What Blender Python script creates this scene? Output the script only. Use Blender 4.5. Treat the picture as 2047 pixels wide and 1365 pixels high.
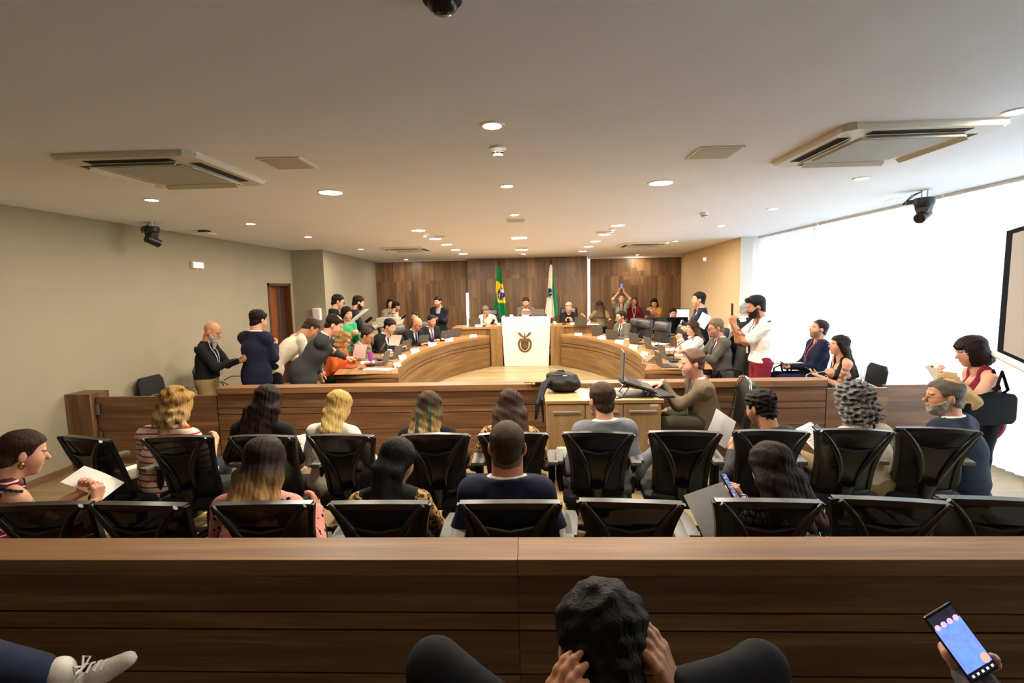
import bpy, bmesh, math, random
import numpy as np
from mathutils import Vector, Matrix
random.seed(7)
SC = bpy.context.scene
COL = SC.collection
for _o in list(bpy.data.objects): bpy.data.objects.remove(_o)

# ------------------------------------------------------------------ camera
FPX, CX, CY = 1000.0, 1023.5, 682.5
CAM = Vector((0, 0, 1.87))
def _basis(vp=(1060, 577), roll=.021):
    d = Vector(((vp[0]-CX)/FPX, -(vp[1]-CY)/FPX, -1)).normalized()
    hx = Vector((math.cos(roll), math.sin(roll), 0))
    z = hx.cross(d).normalized(); x = d.cross(z)
    return Matrix((x, d, z))
MC = _basis()
cd = bpy.data.cameras.new('camera'); cam = bpy.data.objects.new('camera', cd); COL.objects.link(cam)
cd.sensor_width = 36; cd.lens = FPX*36/2047; cd.clip_start = .02; cd.clip_end = 200
cam.matrix_world = Matrix.Translation(CAM) @ MC.to_4x4()
SC.camera = cam
def ray(px, py): return MC @ Vector(((px-CX)/FPX, -(py-CY)/FPX, -1))
def aty(px, py, y): r = ray(px, py); return CAM + r*(y/r.y)
def atz(px, py, z): r = ray(px, py); return CAM + r*((z-CAM.z)/r.z)
def atx(px, py, x): r = ray(px, py); return CAM + r*(x/r.x)

# ------------------------------------------------------------------ light and colour management
SC.view_settings.view_transform = 'Standard'; SC.view_settings.look = 'None'
SC.view_settings.gamma = 1; SC.view_settings.use_curve_mapping = False
SC.view_settings.exposure = 0.92
W = bpy.data.worlds.new('daylight'); SC.world = W; W.use_nodes = True
bg = W.node_tree.nodes['Background']; bg.inputs[0].default_value = (.72, .86, 1, 1); bg.inputs[1].default_value = 7.6
cy = SC.cycles
cy.max_bounces = 9; cy.diffuse_bounces = 6; cy.glossy_bounces = 2; cy.transmission_bounces = 4; cy.transparent_max_bounces = 6
cy.caustics_reflective = False; cy.caustics_refractive = False; cy.sample_clamp_indirect = 40
cy.use_denoising = True
sd = bpy.data.lights.new('sun', 'SUN'); sun = bpy.data.objects.new('sun', sd); COL.objects.link(sun)
sd.energy = 2.5; sd.angle = .03; sd.color = (1, .98, .95)
sun.rotation_euler = Vector((.62, .12, .78)).to_track_quat('Z', 'Y').to_euler()
CEIL = 2.773

# ------------------------------------------------------------------ materials
MATS = {}
def srgb(h):
    if isinstance(h, str):
        h = h.lstrip('#'); c = [int(h[i:i+2], 16)/255 for i in (0, 2, 4)]
    else: c = list(h)
    return tuple((v/12.92 if v <= .04045 else ((v+.055)/1.055)**2.4) for v in c)
def newmat(name):
    m = bpy.data.materials.new(name); m.use_nodes = True
    return m, m.node_tree, m.node_tree.nodes['Principled BSDF']
def mat(name, c, rough=.6, metal=0, spec=.5, var=.06, scale=40, bump=0, coat=0):
    if name in MATS: return MATS[name]
    m, t, b = newmat(name); c = srgb(c)
    n = t.nodes.new('ShaderNodeTexNoise'); n.inputs['Scale'].default_value = scale; n.inputs['Detail'].default_value = 3
    tc = t.nodes.new('ShaderNodeTexCoord'); t.links.new(tc.outputs['Object'], n.inputs['Vector'])
    r = t.nodes.new('ShaderNodeValToRGB')
    r.color_ramp.elements[0].position = .3; r.color_ramp.elements[1].position = .7
    r.color_ramp.elements[0].color = (*[v*(1-var) for v in c], 1); r.color_ramp.elements[1].color = (*[min(1, v*(1+var)) for v in c], 1)
    t.links.new(n.outputs['Fac'], r.inputs[0]); t.links.new(r.outputs[0], b.inputs['Base Color'])
    b.inputs['Roughness'].default_value = rough; b.inputs['Metallic'].default_value = metal
    b.inputs['Specular IOR Level'].default_value = spec
    if coat: b.inputs['Coat Weight'].default_value = coat
    if bump:
        u = t.nodes.new('ShaderNodeBump'); u.inputs['Strength'].default_value = bump; u.inputs['Distance'].default_value = .004
        t.links.new(n.outputs['Fac'], u.inputs['Height']); t.links.new(u.outputs[0], b.inputs['Normal'])
    MATS[name] = m; return m
def emis(name, c, s):
    if name in MATS: return MATS[name]
    m, t, b = newmat(name); b.inputs['Base Color'].default_value = (*srgb(c), 1)
    b.inputs['Emission Color'].default_value = (*srgb(c), 1); b.inputs['Emission Strength'].default_value = s
    MATS[name] = m; return m
def wood(name, dark, mid, light, rough=.35, board=0, su=.55, sv=9, spec=.5, contrast=1):
    """wood read from the UV map in metres: u runs along the grain"""
    if name in MATS: return MATS[name]
    m, t, b = newmat(name); N = t.nodes.new; L = t.links.new
    uv = N('ShaderNodeUVMap'); uv.uv_map = 'UVMap'
    sep = N('ShaderNodeSeparateXYZ'); L(uv.outputs[0], sep.inputs[0])
    vec = uv.outputs[0]
    mp = N('ShaderNodeMapping'); mp.inputs['Scale'].default_value = (su, sv, 1)
    L(vec, mp.inputs[0])
    n1 = N('ShaderNodeTexNoise'); n1.inputs['Scale'].default_value = 1.6; n1.inputs['Detail'].default_value = 6; n1.inputs['Roughness'].default_value = .62; n1.inputs['Distortion'].default_value = .35
    L(mp.outputs[0], n1.inputs['Vector'])
    mp2 = N('ShaderNodeMapping'); mp2.inputs['Scale'].default_value = (su*3, sv*12, 1); L(vec, mp2.inputs[0])
    n2 = N('ShaderNodeTexNoise'); n2.inputs['Scale'].default_value = 2; n2.inputs['Detail'].default_value = 3; L(mp2.outputs[0], n2.inputs['Vector'])
    mx = N('ShaderNodeMix'); mx.data_type = 'FLOAT'; mx.inputs[0].default_value = .25
    L(n1.outputs['Fac'], mx.inputs[2]); L(n2.outputs['Fac'], mx.inputs[3])
    val = mx.outputs[0]
    if board:
        d1 = N('ShaderNodeMath'); d1.operation = 'DIVIDE'; d1.inputs[1].default_value = board; L(sep.outputs[1], d1.inputs[0])
        fl = N('ShaderNodeMath'); fl.operation = 'FLOOR'; L(d1.outputs[0], fl.inputs[0])
        # staggered board ends along the grain
        st = N('ShaderNodeTexWhiteNoise'); st.noise_dimensions = '1D'; L(fl.outputs[0], st.inputs['W'])
        ad = N('ShaderNodeMath'); ad.operation = 'MULTIPLY_ADD'; ad.inputs[1].default_value = 1/1.35; L(sep.outputs[0], ad.inputs[0]); L(st.outputs['Value'], ad.inputs[2])
        f2 = N('ShaderNodeMath'); f2.operation = 'FLOOR'; L(ad.outputs[0], f2.inputs[0])
        cb = N('ShaderNodeCombineXYZ'); L(fl.outputs[0], cb.inputs[0]); L(f2.outputs[0], cb.inputs[1])
        wn = N('ShaderNodeTexWhiteNoise'); L(cb.outputs[0], wn.inputs['Vector'])
        a2 = N('ShaderNodeMath'); a2.operation = 'MULTIPLY_ADD'; a2.inputs[1].default_value = .22; a2.inputs[2].default_value = -.11; L(wn.outputs['Value'], a2.inputs[0])
        s2 = N('ShaderNodeMath'); s2.operation = 'ADD'; L(val, s2.inputs[0]); L(a2.outputs[0], s2.inputs[1]); val = s2.outputs[0]
        o = N('ShaderNodeVectorMath'); o.operation = 'MULTIPLY_ADD'; L(wn.outputs['Color'], o.inputs[0]); o.inputs[1].default_value = (9, 9, 9); L(vec, o.inputs[2])
        L(o.outputs[0], mp.inputs[0])
    r = N('ShaderNodeValToRGB'); cr = r.color_ramp; w = .17/contrast
    cr.elements[0].position = .5-w; cr.elements[0].color = (*srgb(dark), 1)
    cr.elements[1].position = .5+w; cr.elements[1].color = (*srgb(light), 1)
    e = cr.elements.new(.5); e.color = (*srgb(mid), 1)
    L(val, r.inputs[0]); L(r.outputs[0], b.inputs['Base Color'])
    b.inputs['Roughness'].default_value = rough; b.inputs['Specular IOR Level'].default_value = spec
    MATS[name] = m; return m
def thinglass(name, tint=(1, 1, 1), refl=1.0):
    if name in MATS: return MATS[name]
    m, t, b = newmat(name); t.nodes.remove(b); N = t.nodes.new; L = t.links.new
    tr = N('ShaderNodeBsdfTransparent'); tr.inputs[0].default_value = (*tint, 1); gl = N('ShaderNodeBsdfGlossy'); gl.inputs['Roughness'].default_value = .02
    fr = N('ShaderNodeFresnel'); fr.inputs[0].default_value = 1.45; mx = N('ShaderNodeMixShader')
    L(fr.outputs[0], mx.inputs[0]); L(tr.outputs[0], mx.inputs[1]); L(gl.outputs[0], mx.inputs[2]); L(mx.outputs[0], t.nodes['Material Output'].inputs[0])
    MATS[name] = m; return m

# ------------------------------------------------------------------ mesh helpers
class MB:
    """collects shapes and links them as ONE mesh object; UVs in metres"""
    def __init__(s): s.v = []; s.f = []; s.uv = []; s.mi = []; s.cur = 0
    def add(s, vs, fs, uvs=None, M=None):
        k = len(s.v); vs = [Vector(p) for p in vs]
        if M is not None: vs = [M @ p for p in vs]
        s.v += vs
        for i, f in enumerate(fs):
            s.f.append([k+j for j in f]); s.mi.append(s.cur)
            s.uv.append(uvs[i] if uvs else [(0, 0)]*len(f))
        return s
    def box(s, a, b, grain='x', M=None, off=None):
        x0, y0, z0 = (min(a[i], b[i]) for i in range(3)); x1, y1, z1 = (max(a[i], b[i]) for i in range(3))
        V = [(x0, y0, z0), (x1, y0, z0), (x1, y1, z0), (x0, y1, z0), (x0, y0, z1), (x1, y0, z1), (x1, y1, z1), (x0, y1, z1)]
        F = [(0, 3, 2, 1), (4, 5, 6, 7), (0, 1, 5, 4), (1, 2, 6, 5), (2, 3, 7, 6), (3, 0, 4, 7)]
        ox, oy = off or (random.uniform(0, 40), random.uniform(0, 40))
        g = 'xyz'.index(grain); ax = [(0, 1), (0, 1), (0, 2), (1, 2), (0, 2), (1, 2)]; uvs = []
        for f, (p, q) in zip(F, ax):
            if g == q: p, q = q, p
            uvs.append([(V[i][p]+ox, V[i][q]+oy) for i in f])
        return s.add(V, F, uvs, M)
    def cyl(s, p, q, r, r2=None, n=16, caps=True):
        p, q = Vector(p), Vector(q); r2 = r if r2 is None else r2
        d = (q-p); L = d.length; d = d/L if L else Vector((0, 0, 1))
        a = d.orthogonal().normalized(); b = d.cross(a); V = []
        for c, rr in ((p, r), (q, r2)):
            for i in range(n):
                t = 2*math.pi*i/n; V.append(c+(a*math.cos(t)+b*math.sin(t))*rr)
        F = [(i, (i+1) % n, n+(i+1) % n, n+i) for i in range(n)]
        if caps: F += [tuple(range(n-1, -1, -1)), tuple(range(n, 2*n))]
        return s.add(V, F)
    def tube(s, pts, r, n=8, closed=False):
        """swept tube; r a number or a list"""
        P = [Vector(p) for p in pts]; m = len(P); V = []; up = None
        for i, p in enumerate(P):
            d = (P[min(i+1, m-1)]-P[max(i-1, 0)]).normalized()
            if up is None: up = d.orthogonal().normalized()
            up = (up-d*up.dot(d)).normalized(); b = d.cross(up); rr = r[i] if isinstance(r, (list, tuple)) else r
            for k in range(n):
                t = 2*math.pi*k/n; V.append(p+(up*math.cos(t)+b*math.sin(t))*rr)
        F = [(i*n+k, i*n+(k+1) % n, (i+1)*n+(k+1) % n, (i+1)*n+k) for i in range(m-1) for k in range(n)]
        F += [tuple(range(n-1, -1, -1)), tuple(range((m-1)*n, m*n))]
        return s.add(V, F)
    def lathe(s, prof, c=(0, 0, 0), n=24, M=None, axis='z'):
        V = []; c = Vector(c)
        for r, z in prof:
            for k in range(n):
                t = 2*math.pi*k/n
                V.append(c+Vector((r*math.cos(t), r*math.sin(t), z)))
        m = len(prof)
        F = [(i*n+k, i*n+(k+1) % n, (i+1)*n+(k+1) % n, (i+1)*n+k) for i in range(m-1) for k in range(n)]
        F += [tuple(range(n-1, -1, -1)), tuple(range((m-1)*n, m*n))]
        return s.add(V, F, None, M)
    def sph(s, c, r, n=12, M=None):
        r = Vector((r, r, r)) if isinstance(r, (int, float)) else Vector(r); c = Vector(c); V = []
        for i in range(n+1):
            ph = math.pi*i/n
            for k in range(2*n):
                t = math.pi*k/n
                V.append(c+Vector((r.x*math.sin(ph)*math.cos(t), r.y*math.sin(ph)*math.sin(t), -r.z*math.cos(ph))))
        w = 2*n
        F = [(i*w+k, i*w+(k+1) % w, (i+1)*w+(k+1) % w, (i+1)*w+k) for i in range(n) for k in range(w)]
        return s.add(V, F, None, M)
    def prism(s, pts, z0, z1, M=None, grain='x'):
        n = len(pts); V = [(x, y, z0) for x, y in pts]+[(x, y, z1) for x, y in pts]
        F = [tuple(range(n-1, -1, -1)), tuple(range(n, 2*n))]
        uvs = [[(V[i][0], V[i][1]) for i in F[0]], [(V[i][0], V[i][1]) for i in F[1]]]
        if grain == 'y': uvs = [[(b, a) for a, b in u] for u in uvs]
        L = 0
        for i in range(n):
            j = (i+1) % n; l = math.dist(pts[i], pts[j]); F.append((i, j, n+j, n+i))
            u = [(L, z0), (L+l, z0), (L+l, z1), (L, z1)]
            uvs.append([(b, a) for a, b in u] if grain == 'z' else u); L += l
        return s.add(V, F, uvs, M)
    def strip(s, A, B, thick=None, M=None):
        """quad strip between two polylines, uv along it"""
        L = 0; V = [Vector(p) for p in A]+[Vector(p) for p in B]; n = len(A); F = []; uvs = []
        for i in range(n-1):
            l = (V[i+1]-V[i]).length; w = (V[n+i]-V[i]).length
            F.append((i, i+1, n+i+1, n+i)); uvs.append([(L, 0), (L+l, 0), (L+l, w), (L, w)]); L += l
        return s.add(V, F, uvs, M)
    def build(s, name, mats, parent=None, smooth=False, bevel=0, weld=False):
        me = bpy.data.meshes.new(name); me.from_pydata([tuple(p) for p in s.v], [], s.f)
        u = me.uv_layers.new(name='UVMap'); u.data.foreach_set('uv', [c for f in s.uv for p in f for c in p])
        for m in (mats if isinstance(mats, (list, tuple)) else [mats]): me.materials.append(m)
        me.polygons.foreach_set('material_index', s.mi)
        bm = bmesh.new(); bm.from_mesh(me)
        if weld: bmesh.ops.remove_doubles(bm, verts=bm.verts, dist=1e-5)
        bmesh.ops.recalc_face_normals(bm, faces=bm.faces)
        if bevel:
            bmesh.ops.bevel(bm, geom=[e for e in bm.edges if e.is_manifold and e.calc_face_angle(0) > .6], offset=bevel, segments=2, affect='EDGES', profile=.6)
        if smooth:
            for f in bm.faces: f.smooth = True
            for e in bm.edges:
                if e.is_manifold and e.calc_face_angle(0) > .75: e.smooth = False
        bm.to_mesh(me); bm.free()
        o = bpy.data.objects.new(name, me); COL.objects.link(o)
        if parent: o.parent = parent
        return o
def tag(o, label, cat, group=None, kind=None):
    if label: o['label'] = label
    if cat: o['category'] = cat
    if group: o['group'] = group
    if kind: o['kind'] = kind
    return o
def thing(name, label, cat, loc=(0, 0, 0), rz=0, group=None):
    o = bpy.data.objects.new(name, None); COL.objects.link(o); o.location = loc; o.rotation_euler = (0, 0, rz)
    o.empty_display_size = .1
    return tag(o, label, cat, group)
def struct(o): o['kind'] = 'structure'; return o
def copy_tree(o, parent=None):
    c = o.copy(); COL.objects.link(c); c.parent = parent
    for ch in list(o.children): copy_tree(ch, c)
    return c
def spawn(proto, used, loc, rz=0, label=None, group=None):
    o = proto if not used.get(proto.name) else copy_tree(proto)
    used[proto.name] = 1
    o.location = loc; o.rotation_euler = (0, 0, rz)
    if label: o['label'] = label
    if group: o['group'] = group
    return o
USED = {}
R = math.radians
# ------------------------------------------------------------------ room
M_wallL = mat('cream wall paint', '#a39a84', .85, var=.02, scale=3)
M_wallB = mat('beige wall paint', '#dfc49a', .85, var=.02, scale=3)
M_white = mat('white paint', '#e4e2dc', .8, var=.01, scale=3)
M_ceil = mat('matt ceiling paint', '#edf2fa', .9, var=.01, scale=2)
M_wood = wood('walnut laminate', '#4d3624', '#6f4f34', '#94704c', .34, board=0, su=.5, sv=9)
M_woodf = wood('walnut front boards', '#4b3422', '#6c4b31', '#916d4a', .42, board=0, su=.45, sv=8)
M_wallw = wood('walnut wall panel', '#5a412c', '#77583c', '#97754f', .4, board=.22, su=.35, sv=8, contrast=.9)
M_floor = wood('oak laminate floor', '#82704f', '#98835f', '#ad9873', .3, board=.19, su=.5, sv=8, contrast=.8)
M_dark = mat('dark gap', '#15100c', .8)

def quadwall(name, pts, m, flip=False):
    b = MB(); b.add(pts, [(0, 1, 2, 3)]); return struct(b.build(name, m))
def wallbox(name, a, b_, m, grain='x'):
    q = MB(); q.box(a, b_, grain); return struct(q.build(name, m))
b = MB(); b.box((-5.3, -3.4, -.1), (4.9, 15.4, 0), 'x', off=(0, 0)); struct(b.build('floor', M_floor))
wallbox('ceiling', (-5.3, -3.4, CEIL), (4.9, 15.4, CEIL+.12), M_ceil)
# left wall with a doorway (door_1) at y 9.45..10.33
LX = -5.01
d0, d1_, dz = 9.42, 10.32, 2.08
b = MB(); b.box((LX-.2, -3.4, 0), (LX, d0, CEIL)); b.box((LX-.2, d0, dz), (LX, d1_, CEIL)); b.box((LX-.2, d1_, 0), (LX, 10.46, CEIL))
struct(b.build('wall_left', M_wallL))
b = MB(); b.prism([(-5.25, 10.46), (-4.33, 10.46), (-4.63, 15.0), (-4.63, 15.3), (-5.25, 15.3)], 0, CEIL); struct(b.build('wall_left_return', M_wallL))
wallbox('wall_behind', (-5.3, -3.5, 0), (4.9, -3.35, CEIL), M_wallL)
b = MB(); b.prism([(4.09, 10.25), (4.09, 9.98), (4.75, 9.98), (4.75, 15.3), (4.44, 15.3), (4.44, 14.9)], 0, CEIL); w = b.build('wall_right_far', [M_wallB, M_white])
for p in w.data.polygons:
    if p.normal.y < -.5: p.material_index = 1
struct(w)
# back wall: side panels and a projecting middle panel, with joints modelled as gaps
def woodpanels(name, x0, x1, y, y2, zc, seed):
    rnd = random.Random(seed); b = MB(); n = max(1, round((x1-x0)/.92)); w = (x1-x0)/n
    b.box((x0, y+.012, 0), (x1, y2, CEIL-.002), 'z')
    for i in range(n):
        for a, c in ((0, zc), (zc, CEIL-.002)):
            b.box((x0+i*w+.0018, y, a+.0018), (x0+(i+1)*w-.0018, y+.012, c-.0018), 'z')
    return struct(b.build(name, M_wallw))
woodpanels('wall_back_left', -4.66, -1.93, 15.0, 15.3, 2.18, 1)
wallbox('trim_3', (-1.93, 15.05, 1.78), (-1.83, 15.3, CEIL), M_wallw, 'z')
woodpanels('wall_back_middle', -1.83, 1.68, 14.82, 15.3, 2.18, 2)
woodpanels('wall_back_right', 1.78, 4.44, 15.0, 15.3, 2.18, 3)
for nm, x0, x1, z0, z1 in (('window_2', -1.93, -1.85, .3, 1.78), ('window_3', 1.68, 1.78, 0, CEIL)):
    q = MB(); q.box((x0, 15.06, z0), (x1, 15.08, z1)); struct(q.build(nm, emis('daylit slot glass', '#f4fbff', 2.2)))
q = MB(); q.box((1.7, 14.93, CEIL-.075), (4.44, 14.96, CEIL)); struct(q.build('trim_1', M_white))
q = MB(); q.box((-4.6, 14.95, CEIL-.03), (-1.83, 14.97, CEIL)); struct(q.build('trim_2', M_white))
# door
M_door = wood('door veneer', '#7c4322', '#8f5029', '#9c5b30', .4, su=.4, sv=5)
M_jamb = wood('door jamb', '#4c2a1a', '#5b3420', '#69402a', .5, su=.4, sv=5)
D = thing('door_1', None, None, (0, 0, 0)); D['kind'] = 'structure'
b = MB(); b.box((LX-.2, d0, 0), (LX+.015, d0+.05, dz), 'z'); b.box((LX-.2, d1_-.05, 0), (LX+.015, d1_, dz), 'z'); b.box((LX-.2, d0, dz-.05), (LX+.015, d1_, dz), 'y'); b.build('door_frame', M_jamb, D)
b = MB(); b.box((LX-.2, d0+.05, 0), (LX-.16, d1_-.28, dz-.05), 'z'); b.build('door_leaf', M_door, D)
b = MB(); b.box((LX-.24, d1_-.3, 0), (LX-.21, d1_, dz), 'z'); b.build('door_passage', M_jamb, D)
b = MB(); b.tube([(LX-.16, d1_-.33, .85), (LX-.115, d1_-.33, .87), (LX-.115, d1_-.33, 1.12), (LX-.16, d1_-.33, 1.14)], .012); b.build('door_handle', mat('satin steel', '#8f9090', .3, 1), D, True)
# window wall on the right: sill, posts, glass
WX = 4.72
wallbox('added_wall_right_near', (4.42, -3.4, 0), (4.9, .78, CEIL), M_wallL)  # unseen wall, added to keep window light off the near counter
b = MB(); b.box((WX, -3.4, 0), (WX+.15, 9.98, .1)); b.box((WX, -3.4, CEIL-.05), (WX+.15, 9.98, CEIL))
for y in (-3.4, -1.2, 1.05, 3.3, 5.55, 7.8, 9.9): b.box((WX, y, 0), (WX+.1, y+.07, CEIL))
wn = struct(b.build('window_1', mat('window aluminium', '#b9bcbc', .4, .6)))
b = MB(); b.add([(WX+.04, 9.95, .1), (WX+.04, -3.4, .1), (WX+.04, -3.4, CEIL-.05), (WX+.04, 9.95, CEIL-.05)], [(3, 2, 1, 0)]); g = b.build('window_pane', thinglass('window glass'), wn)
# skirting
M_base = wood('skirting', '#6b4f36', '#7c5d41', '#8b6b4c', .5)
wallbox('baseboard_left', (LX, -3.3, 0), (LX+.015, d0, .07), M_base, 'y')
# ceiling cable holes etc. are left out: nothing shows them

# vertical blinds, one thing per window bay run
M_blind, t_, b_ = newmat('blind fabric')
t_.nodes.remove(b_)
_tc = t_.nodes.new('ShaderNodeTexCoord'); _mp = t_.nodes.new('ShaderNodeMapping'); _mp.inputs['Scale'].default_value = (6, 6, 90)
_n = t_.nodes.new('ShaderNodeTexNoise'); _n.inputs['Scale'].default_value = 1.5; _n.inputs['Detail'].default_value = 3
_r = t_.nodes.new('ShaderNodeValToRGB'); _r.color_ramp.elements[0].color = (.60, .58, .53, 1); _r.color_ramp.elements[1].color = (.9, .89, .85, 1); _r.color_ramp.elements[0].position = .3; _r.color_ramp.elements[1].position = .6
_d = t_.nodes.new('ShaderNodeBsdfDiffuse'); _t = t_.nodes.new('ShaderNodeBsdfTranslucent'); _x = t_.nodes.new('ShaderNodeMixShader'); _x.inputs[0].default_value = .68
for a, c in ((_tc.outputs['Object'], _mp.inputs[0]), (_mp.outputs[0], _n.inputs['Vector']), (_n.outputs['Fac'], _r.inputs[0]), (_r.outputs[0], _d.inputs[0]), (_r.outputs[0], _t.inputs[0]), (_d.outputs[0], _x.inputs[1]), (_t.outputs[0], _x.inputs[2]), (_x.outputs[0], t_.nodes['Material Output'].inputs[0])): t_.links.new(a, c)
M_plast = mat('white plastic', '#e6e5e0', .45, var=.01)
def blind(y0, y1, label, ang=26, pitch=.092, wd=.108):
    T = thing('vertical_blind', label, 'window blind', (4.42, y0, 0), 0, 'vertical blinds along the window wall')
    n = int((y1-y0)/pitch); b = MB(); bs = MB()
    for i in range(n):
        c = Vector((0, (i+.5)*(y1-y0)/n, 0)); a = R(ang+random.uniform(-9, 9)); d = Vector((-math.sin(a), math.cos(a), 0)); nn = Vector((d.y, -d.x, 0)); z0, z1 = .09, CEIL-.035
        P = []
        for k in range(5):
            s = (k/4-.5)*wd; q = c+d*s+nn*(.006*(1-(2*s/wd)**2)); P.append(q)
        b.strip([(p.x, p.y, z0) for p in P], [(p.x, p.y, z1) for p in P])
    b.build('slats', M_blind, T)
    q = MB(); q.box((-.025, 0, CEIL-.035), (.025, y1-y0, CEIL)); q.build('headrail', M_plast, T)
    return T
blind(7.95, 9.93, 'white vertical blind nearest the white column, partly bunched', 45, .06)
blind(5.62, 7.92, 'white vertical blind behind the seated couple by the window', 34, .08)
blind(.8, 5.6, 'long white vertical blind behind the woman carrying a black bag', 20)
# ------------------------------------------------------------------ ceiling fittings
M_lens = emis('warm lamp lens', '#fff2dc', 9)
M_trim = mat('lamp trim', '#e9e4da', .5, var=.01)
def lamp_light(T, size, w, col, shape='DISK', sy=None, dz=-.012):
    l = bpy.data.lights.new('lamp_light', 'AREA'); l.shape = shape; l.size = size
    if sy: l.size_y = sy
    l.energy = w; l.color = col
    o = bpy.data.objects.new('lamp_light', l); COL.objects.link(o); o.parent = T; o.location = (0, 0, dz)
WARM = (1, .88, .71)
def downlight(px, py, r, w, label, group, sq=None):
    p = atz(px, py, CEIL)
    T = thing('ceiling_downlight', label, 'ceiling light', (p.x, p.y, CEIL), 0, group)
    a = MB(); c = MB()
    if sq:
        a.box((-sq-.015, -sq-.015, -.006), (sq+.015, sq+.015, 0)); c.box((-sq, -sq, -.009), (sq, sq, -.0055)); lamp_light(T, sq*1.8, w, WARM, 'SQUARE')
    else:
        a.lathe([(r+.018, 0), (r+.016, -.006), (r, -.007), (r, -.003)], n=28); c.lathe([(r, -.0035), (r*.98, -.008), (0.001, -.0085)], n=28); lamp_light(T, r*1.8, w, WARM)
    a.build('trim_ring', M_trim, T, True); c.build('lens', M_lens, T)
BIG, SM = 23, 8
gL, gR, gS, gC = 'large round downlights over the left desk', 'large round downlights over the right desk', 'small round downlights', 'small round downlights on the centre line'
downlight(661, 384, .1, 42, 'large round downlight above the left counter, biggest on that side', gL)
for p, n in zip(((836, 460), (870, 477), (893, 488.5), (911, 499), (926, 507)), ('first', 'second', 'third', 'fourth', 'fifth')):
    downlight(*p, .1, BIG, 'large round downlight, %s in the row of five running to the rear on the left' % n, gL)
downlight(1321, 365, .1, 42, 'large round downlight above the right counter, biggest on that side', gR)
for p, n in zip(((1235, 450), (1209, 468), (1190, 482), (1176, 492.5), (1165, 502)), ('first', 'second', 'third', 'fourth', 'fifth')):
    downlight(*p, .1, BIG, 'large round downlight, %s in the row of five running to the rear on the right' % n, gR)
downlight(1038, 475, 0, BIG, 'square downlight on the centre line, the nearer of two', 'square downlights', .13)
downlight(1043, 498.5, 0, BIG, 'square downlight on the centre line, the one beside the rear speaker grille', 'square downlights', .13)
for p, n, w_ in zip(((984, 250), (1013, 371), (1028, 429), (1046, 507.5)), ('in front of the white smoke detector', 'midway down the centre line', 'just before the central speaker grille', 'in front of the wood wall between the flags'), (22, 18, 8, 8)):
    downlight(*p, .052, w_, 'small round downlight '+n, gC)
for p, n in (((303, 399), 'above the left camera'), ((501, 447), 'above the door in the left wall'), ((616, 473), 'near the corner of the left wall'), ((721, 497.5), 'above the man in the black suit on the left'), ((812, 518.5), 'at the rear left against the wood wall'),
             ((1722, 356), 'beside the large air conditioner on the window side'), ((1544, 417), 'between smoke detector and blinds'), ((1441, 451), 'above the beige wall'), ((1350, 482), 'beside the rear air conditioner on the right'), ((1274, 509), 'at the rear right against the wood wall'), ((2034, 222), 'at the right edge near the large air conditioner')):
    downlight(*p, .052, SM, 'small round downlight '+n, gS)
for x_, n_ in ((-.2, 'hidden above the camera on the centre line'), (-2.5, 'above the near left seats, next to the camera'), (2.3, 'above the near right seats, next to the camera')):
    T = thing('ceiling_downlight', 'small round downlight '+n_, 'ceiling light', (x_, 1.2, CEIL), 0, gS)
    a = MB(); c = MB(); a.lathe([(.07, 0), (.068, -.006), (.052, -.007), (.052, -.003)], n=28); c.lathe([(.052, -.0035), (.051, -.008), (.001, -.0085)], n=28); lamp_light(T, .09, 3, WARM); a.build('trim_ring', M_trim, T, True); c.build('lens', M_lens, T)
# air conditioning cassettes
M_ac = mat('ac plastic', '#d6d2c2', .5, var=.02); M_acg = mat('ac grille', '#aeb2ae', .7, var=.03); M_slot = mat('ac slot', '#26241f', .8)
def cassette(cx, cyy, s, rz, label):
    T = thing('air_conditioner', label, 'air conditioner', (cx, cyy, CEIL), rz, 'ceiling air conditioning cassettes')
    h = s/2; ch = s*.06; b = MB()
    def ring(a, z): return [Vector((x*a, y*a, z)) for x, y in ((-h+ch, -h), (h-ch, -h), (h, -h+ch), (h, h-ch), (h-ch, h), (-h+ch, h), (-h, h-ch), (-h, -h+ch))]
    V = ring(1, 0)+ring(1, -.015)+ring(.96, -.034); F = [(i, (i+1) % 8, 8+(i+1) % 8, 8+i) for i in range(8)]+[(8+i, 8+(i+1) % 8, 16+(i+1) % 8, 16+i) for i in range(8)]+[tuple(range(23, 15, -1))]
    b.add(V, F); b.build('panel', M_ac, T)
    q = MB(); k = h*.56; q.box((-k, -k, -.046), (k, k, -.03)); q.build('intake_grille', M_acg, T, bevel=.006)
    for i in range(4):
        a = math.pi/2*i; Mx = Matrix.Rotation(a, 4, 'Z')
        q = MB(); q.box((-h*.6, h*.72, -.0365), (h*.6, h*.86, -.03), M=Mx); q.build('air_slot', M_slot, T)
        q = MB(); q.add([(-h*.6, h*.7, -.036), (h*.6, h*.7, -.036), (h*.6, h*.76, -.062), (-h*.6, h*.76, -.062), (-h*.6, h*.69, -.04), (h*.6, h*.69, -.04), (h*.6, h*.75, -.066), (-h*.6, h*.75, -.066)], [(0, 1, 2, 3), (7, 6, 5, 4), (0, 4, 5, 1), (1, 5, 6, 2), (2, 6, 7, 3), (3, 7, 4, 0)], None, Mx); q.build('louvre', M_ac, T)
    return T
cassette(-2.56, 3.6, .95, 0, 'large white four-way air conditioner over the left audience seats')
cassette(2.29, 3.5, .95, 0, 'large white four-way air conditioner near the window wall')
for px, py, l in ((815, 497, 'small-looking white air conditioner far off above the left desk'), (1283, 488, 'small-looking white air conditioner far off above the right desk')):
    p = atz(px, py, CEIL); cassette(p.x, p.y, .95, 0, l)
M_spk = mat('speaker grille', '#c2bdae', .7, var=.03)
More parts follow.
